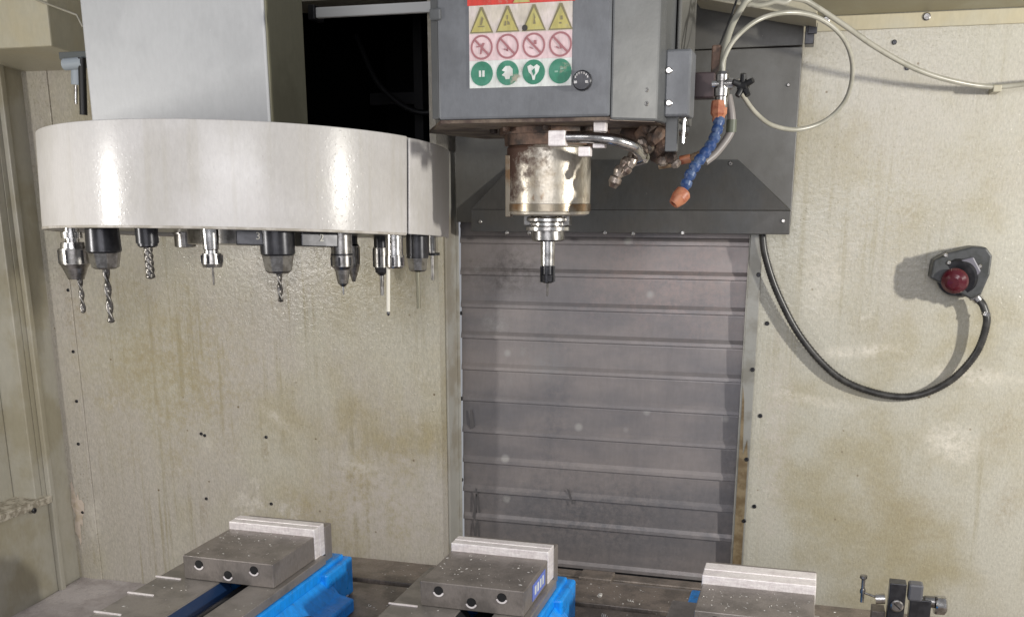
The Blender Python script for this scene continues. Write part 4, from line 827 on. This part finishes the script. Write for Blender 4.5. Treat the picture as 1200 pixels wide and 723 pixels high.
vise(-0.8025, 'left vise of the three, with its grey bed and blue side in view')
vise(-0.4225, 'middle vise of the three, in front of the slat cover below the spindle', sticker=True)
vise(-0.043, 'right vise of the three, under the red button wall, showing only its bright jaw plates', lugL=True, plate_y=0.100, plate_th=0.052)

# thin silver rod lying at the left vise's blue flank
rd = thing('steel_rod', aZ(400, 700, TZ+0.012), 'thin bright rod leaning along the blue side of the left vise', 'rod')
b = MB(); b.tube([aZ(382, 722, TZ+0.008), aZ(398, 706, TZ+0.014), aZ(408, 697, TZ+0.022)], 0.0022, 8); b.build('rod', STEEL, rd)

# ================================================================== TOOL SETTER bottom right
ts = thing('tool_setter', aY(1065, 715, 1.45), 'small black block fitting with a silver knob and a thin lever at the bottom right', 'fitting')
def bxp(x0, y0, x1, y1, Y, d, name, m, bev=0.001):
    p = aY(x0, y1, Y); q = aY(x1, y0, Y); b = MB(); b.box(p.x, q.x, Y, Y+d, p.z, q.z); return b.build(name, m, ts, bev)
bxp(1038, 685, 1063, 735, 1.45, 0.022, 'black_block', BPLAST)
bxp(1063.3, 686, 1083, 704, 1.4505, 0.020, 'grey_cap', mat('dark_cap_grey', (0.09, 0.09, 0.10), 0.4), 0.003)
bxp(1063.3, 704.5, 1092, 735, 1.4515, 0.020, 'lower_block', BPLAST)
b = MB(); b.lathe(aY(1051, 709, 1.45), (0, -1, 0), [(0, 0.0088), (0.003, 0.0088), (0.004, 0.0070)], 20); d_ = b.build('round_screw', DSTEEL, ts)
b = MB(); p = aY(1051, 709, 1.45); b.box(-0.006, 0.006, p.y-0.0046, p.y-0.0040, -0.0008, 0.0008, Matrix.Translation((p.x, 0, p.z)) @ Matrix.Rotation(0.7, 4, 'Y')); b.build('slot', BLACK, d_)
b = MB(); b.cyl(aY(1083.5, 704, 1.462), aY(1095, 705, 1.462), 0.0085, n=20); b.build('axle', DSTEEL, ts)
b = MB(); q = aY(1095, 708, 1.462); b.lathe(q, (1, 0.1, 0), [(0, 0.0125), (0.002, 0.0138), (0.013, 0.0138), (0.015, 0.0115)], 24); b.build('silver_knob', STEEL, ts)
b = MB(); b.cyl(aY(1037, 701, 1.465), aY(1026, 701, 1.465), 0.0075, n=18); b.build('silver_collar', STEEL, ts)
b = MB(); b.tube([aY(1026, 699, 1.465), aY(1012, 694, 1.465)], 0.0018, 8); b.tube([aY(1012, 678, 1.465), aY(1011, 692, 1.465), aY(1010, 705, 1.465)], 0.0026, 8); b.lathe(aY(1012, 677, 1.465), (0, 0, 1), [(-0.002, 0.003), (0, 0.0052), (0.004, 0.0050)], 12); b.lathe(aY(1011, 692, 1.465), (0, 0, 1), [(-0.003, 0.004), (0.003, 0.004)], 10); b.build('lever', DSTEEL, ts)
bxp(1020, 717, 1037.5, 735, 1.46, 0.03, 'mounting_arm', TABLE)

# ================================================================== SMALL CYLINDER at top left
cy = thing('door_cylinder', aY(92, 110, 1.62), 'small grey blue pneumatic cylinder bracket behind the pale column at top left', 'cylinder')
Yc = 1.60
b = MB(); p = aY(70, 76, Yc); q = aY(101, 60, Yc); b.box(p.x, q.x, Yc, Yc+0.03, q.z-0.012, q.z); b.build('bracket', mat('dark_bracket', (0.10, 0.11, 0.11), 0.5), cy, 0.001)
b = MB(); b.cyl(aY(76, 76, Yc), aY(98, 74, Yc), 0.010, n=18); b.build('arm', mat('blue_grey_paint', (0.34, 0.38, 0.42), 0.4), cy)
b = MB(); b.cyl(aY(91, 70, Yc+0.01), aY(91, 100, Yc+0.01), 0.011, n=18); b.build('cylinder_body', MC['blue_grey_paint'], cy)
b = MB(); b.cyl(aY(96, 68, Yc-0.002), aY(98, 135, Yc-0.002), 0.0065, n=14); b.build('hose', BLACK, cy)
b = MB(); b.cyl(aY(89, 100.5, Yc+0.01), aY(89, 122, Yc+0.01), 0.0032, n=12); b.build('piston_rod', STEEL, cy)

# ================================================================== METAL CHIPS
b = MB()
def chip(x, y, z, s):
    a = random.uniform(0, 6.3); c_, n_ = math.cos(a), math.sin(a); l = s*random.uniform(0.8, 2.2); w2 = s*0.5; h2 = s*random.uniform(0.3, 0.7)
    vs = [(x+c_*l, y+n_*l, z), (x-n_*w2, y+c_*w2, z), (x-c_*l, y-n_*l, z+h2*0.4), (x+n_*w2, y-c_*w2, z), (x, y, z+h2)]
    b.add(vs, [(0, 1, 4), (1, 2, 4), (2, 3, 4), (3, 0, 4), (3, 2, 1, 0)])
for cx in (-0.8025, -0.4225, -0.043):
    for k in range(60): chip(cx+random.uniform(-0.07, 0.07), random.uniform(1.26, 1.38 if cx < -0.1 else 1.34), -0.5168, random.uniform(0.0006, 0.0015))
    for k in range(16): chip(cx+random.uniform(-0.11, -0.03), random.uniform(1.03, 1.25), -0.5543, random.uniform(0.0006, 0.0016))
    for k in range(8): chip(cx+random.uniform(0.04, 0.08), random.uniform(1.03, 1.25), -0.5543, random.uniform(0.0006, 0.0015))
for k in range(800):
    x = random.uniform(-0.70, 0.35); y = random.uniform(1.2, 1.62)
    if abs(y-1.525) < 0.012 or abs(y-1.335) < 0.012: continue
    if any(cx-0.13 < x < cx+0.14 and y < 1.49 for cx in (-0.8025, -0.4225, -0.043)): continue
    chip(x, y, TZ+0.0002, random.uniform(0.0006, 0.0018))
for k in range(46):
    x, y = random.choice([(random.uniform(-0.68, -0.55), random.uniform(1.3, 1.6)), (random.uniform(-0.32, -0.18), random.uniform(1.3, 1.6)), (random.uniform(0.08, 0.3), random.uniform(1.4, 1.6))])
    if abs(y-1.525) < 0.012 or abs(y-1.335) < 0.012: continue
    a = random.uniform(0, 6.28); R0 = random.uniform(0.0014, 0.0030); n = random.uniform(1.0, 3.0); ln = random.uniform(0.004, 0.014); m = int(n*9); d = Vector((math.cos(a), math.sin(a), 0)); e = Vector((-d.y, d.x, 0)); P = []
    for i in range(m+1):
        t = i/m; q = t*n*2*math.pi; P.append(Vector((x, y, TZ+R0+0.0006))+d*(t*ln)+e*(math.cos(q)*R0)+Vector((0, 0, math.sin(q)*R0)))
    b.tube(P, 0.00045, 4)
tag(b.build('metal_chips', CHIP), 'tiny bright metal chips scattered over vises and table', 'metal chips', kind='stuff')
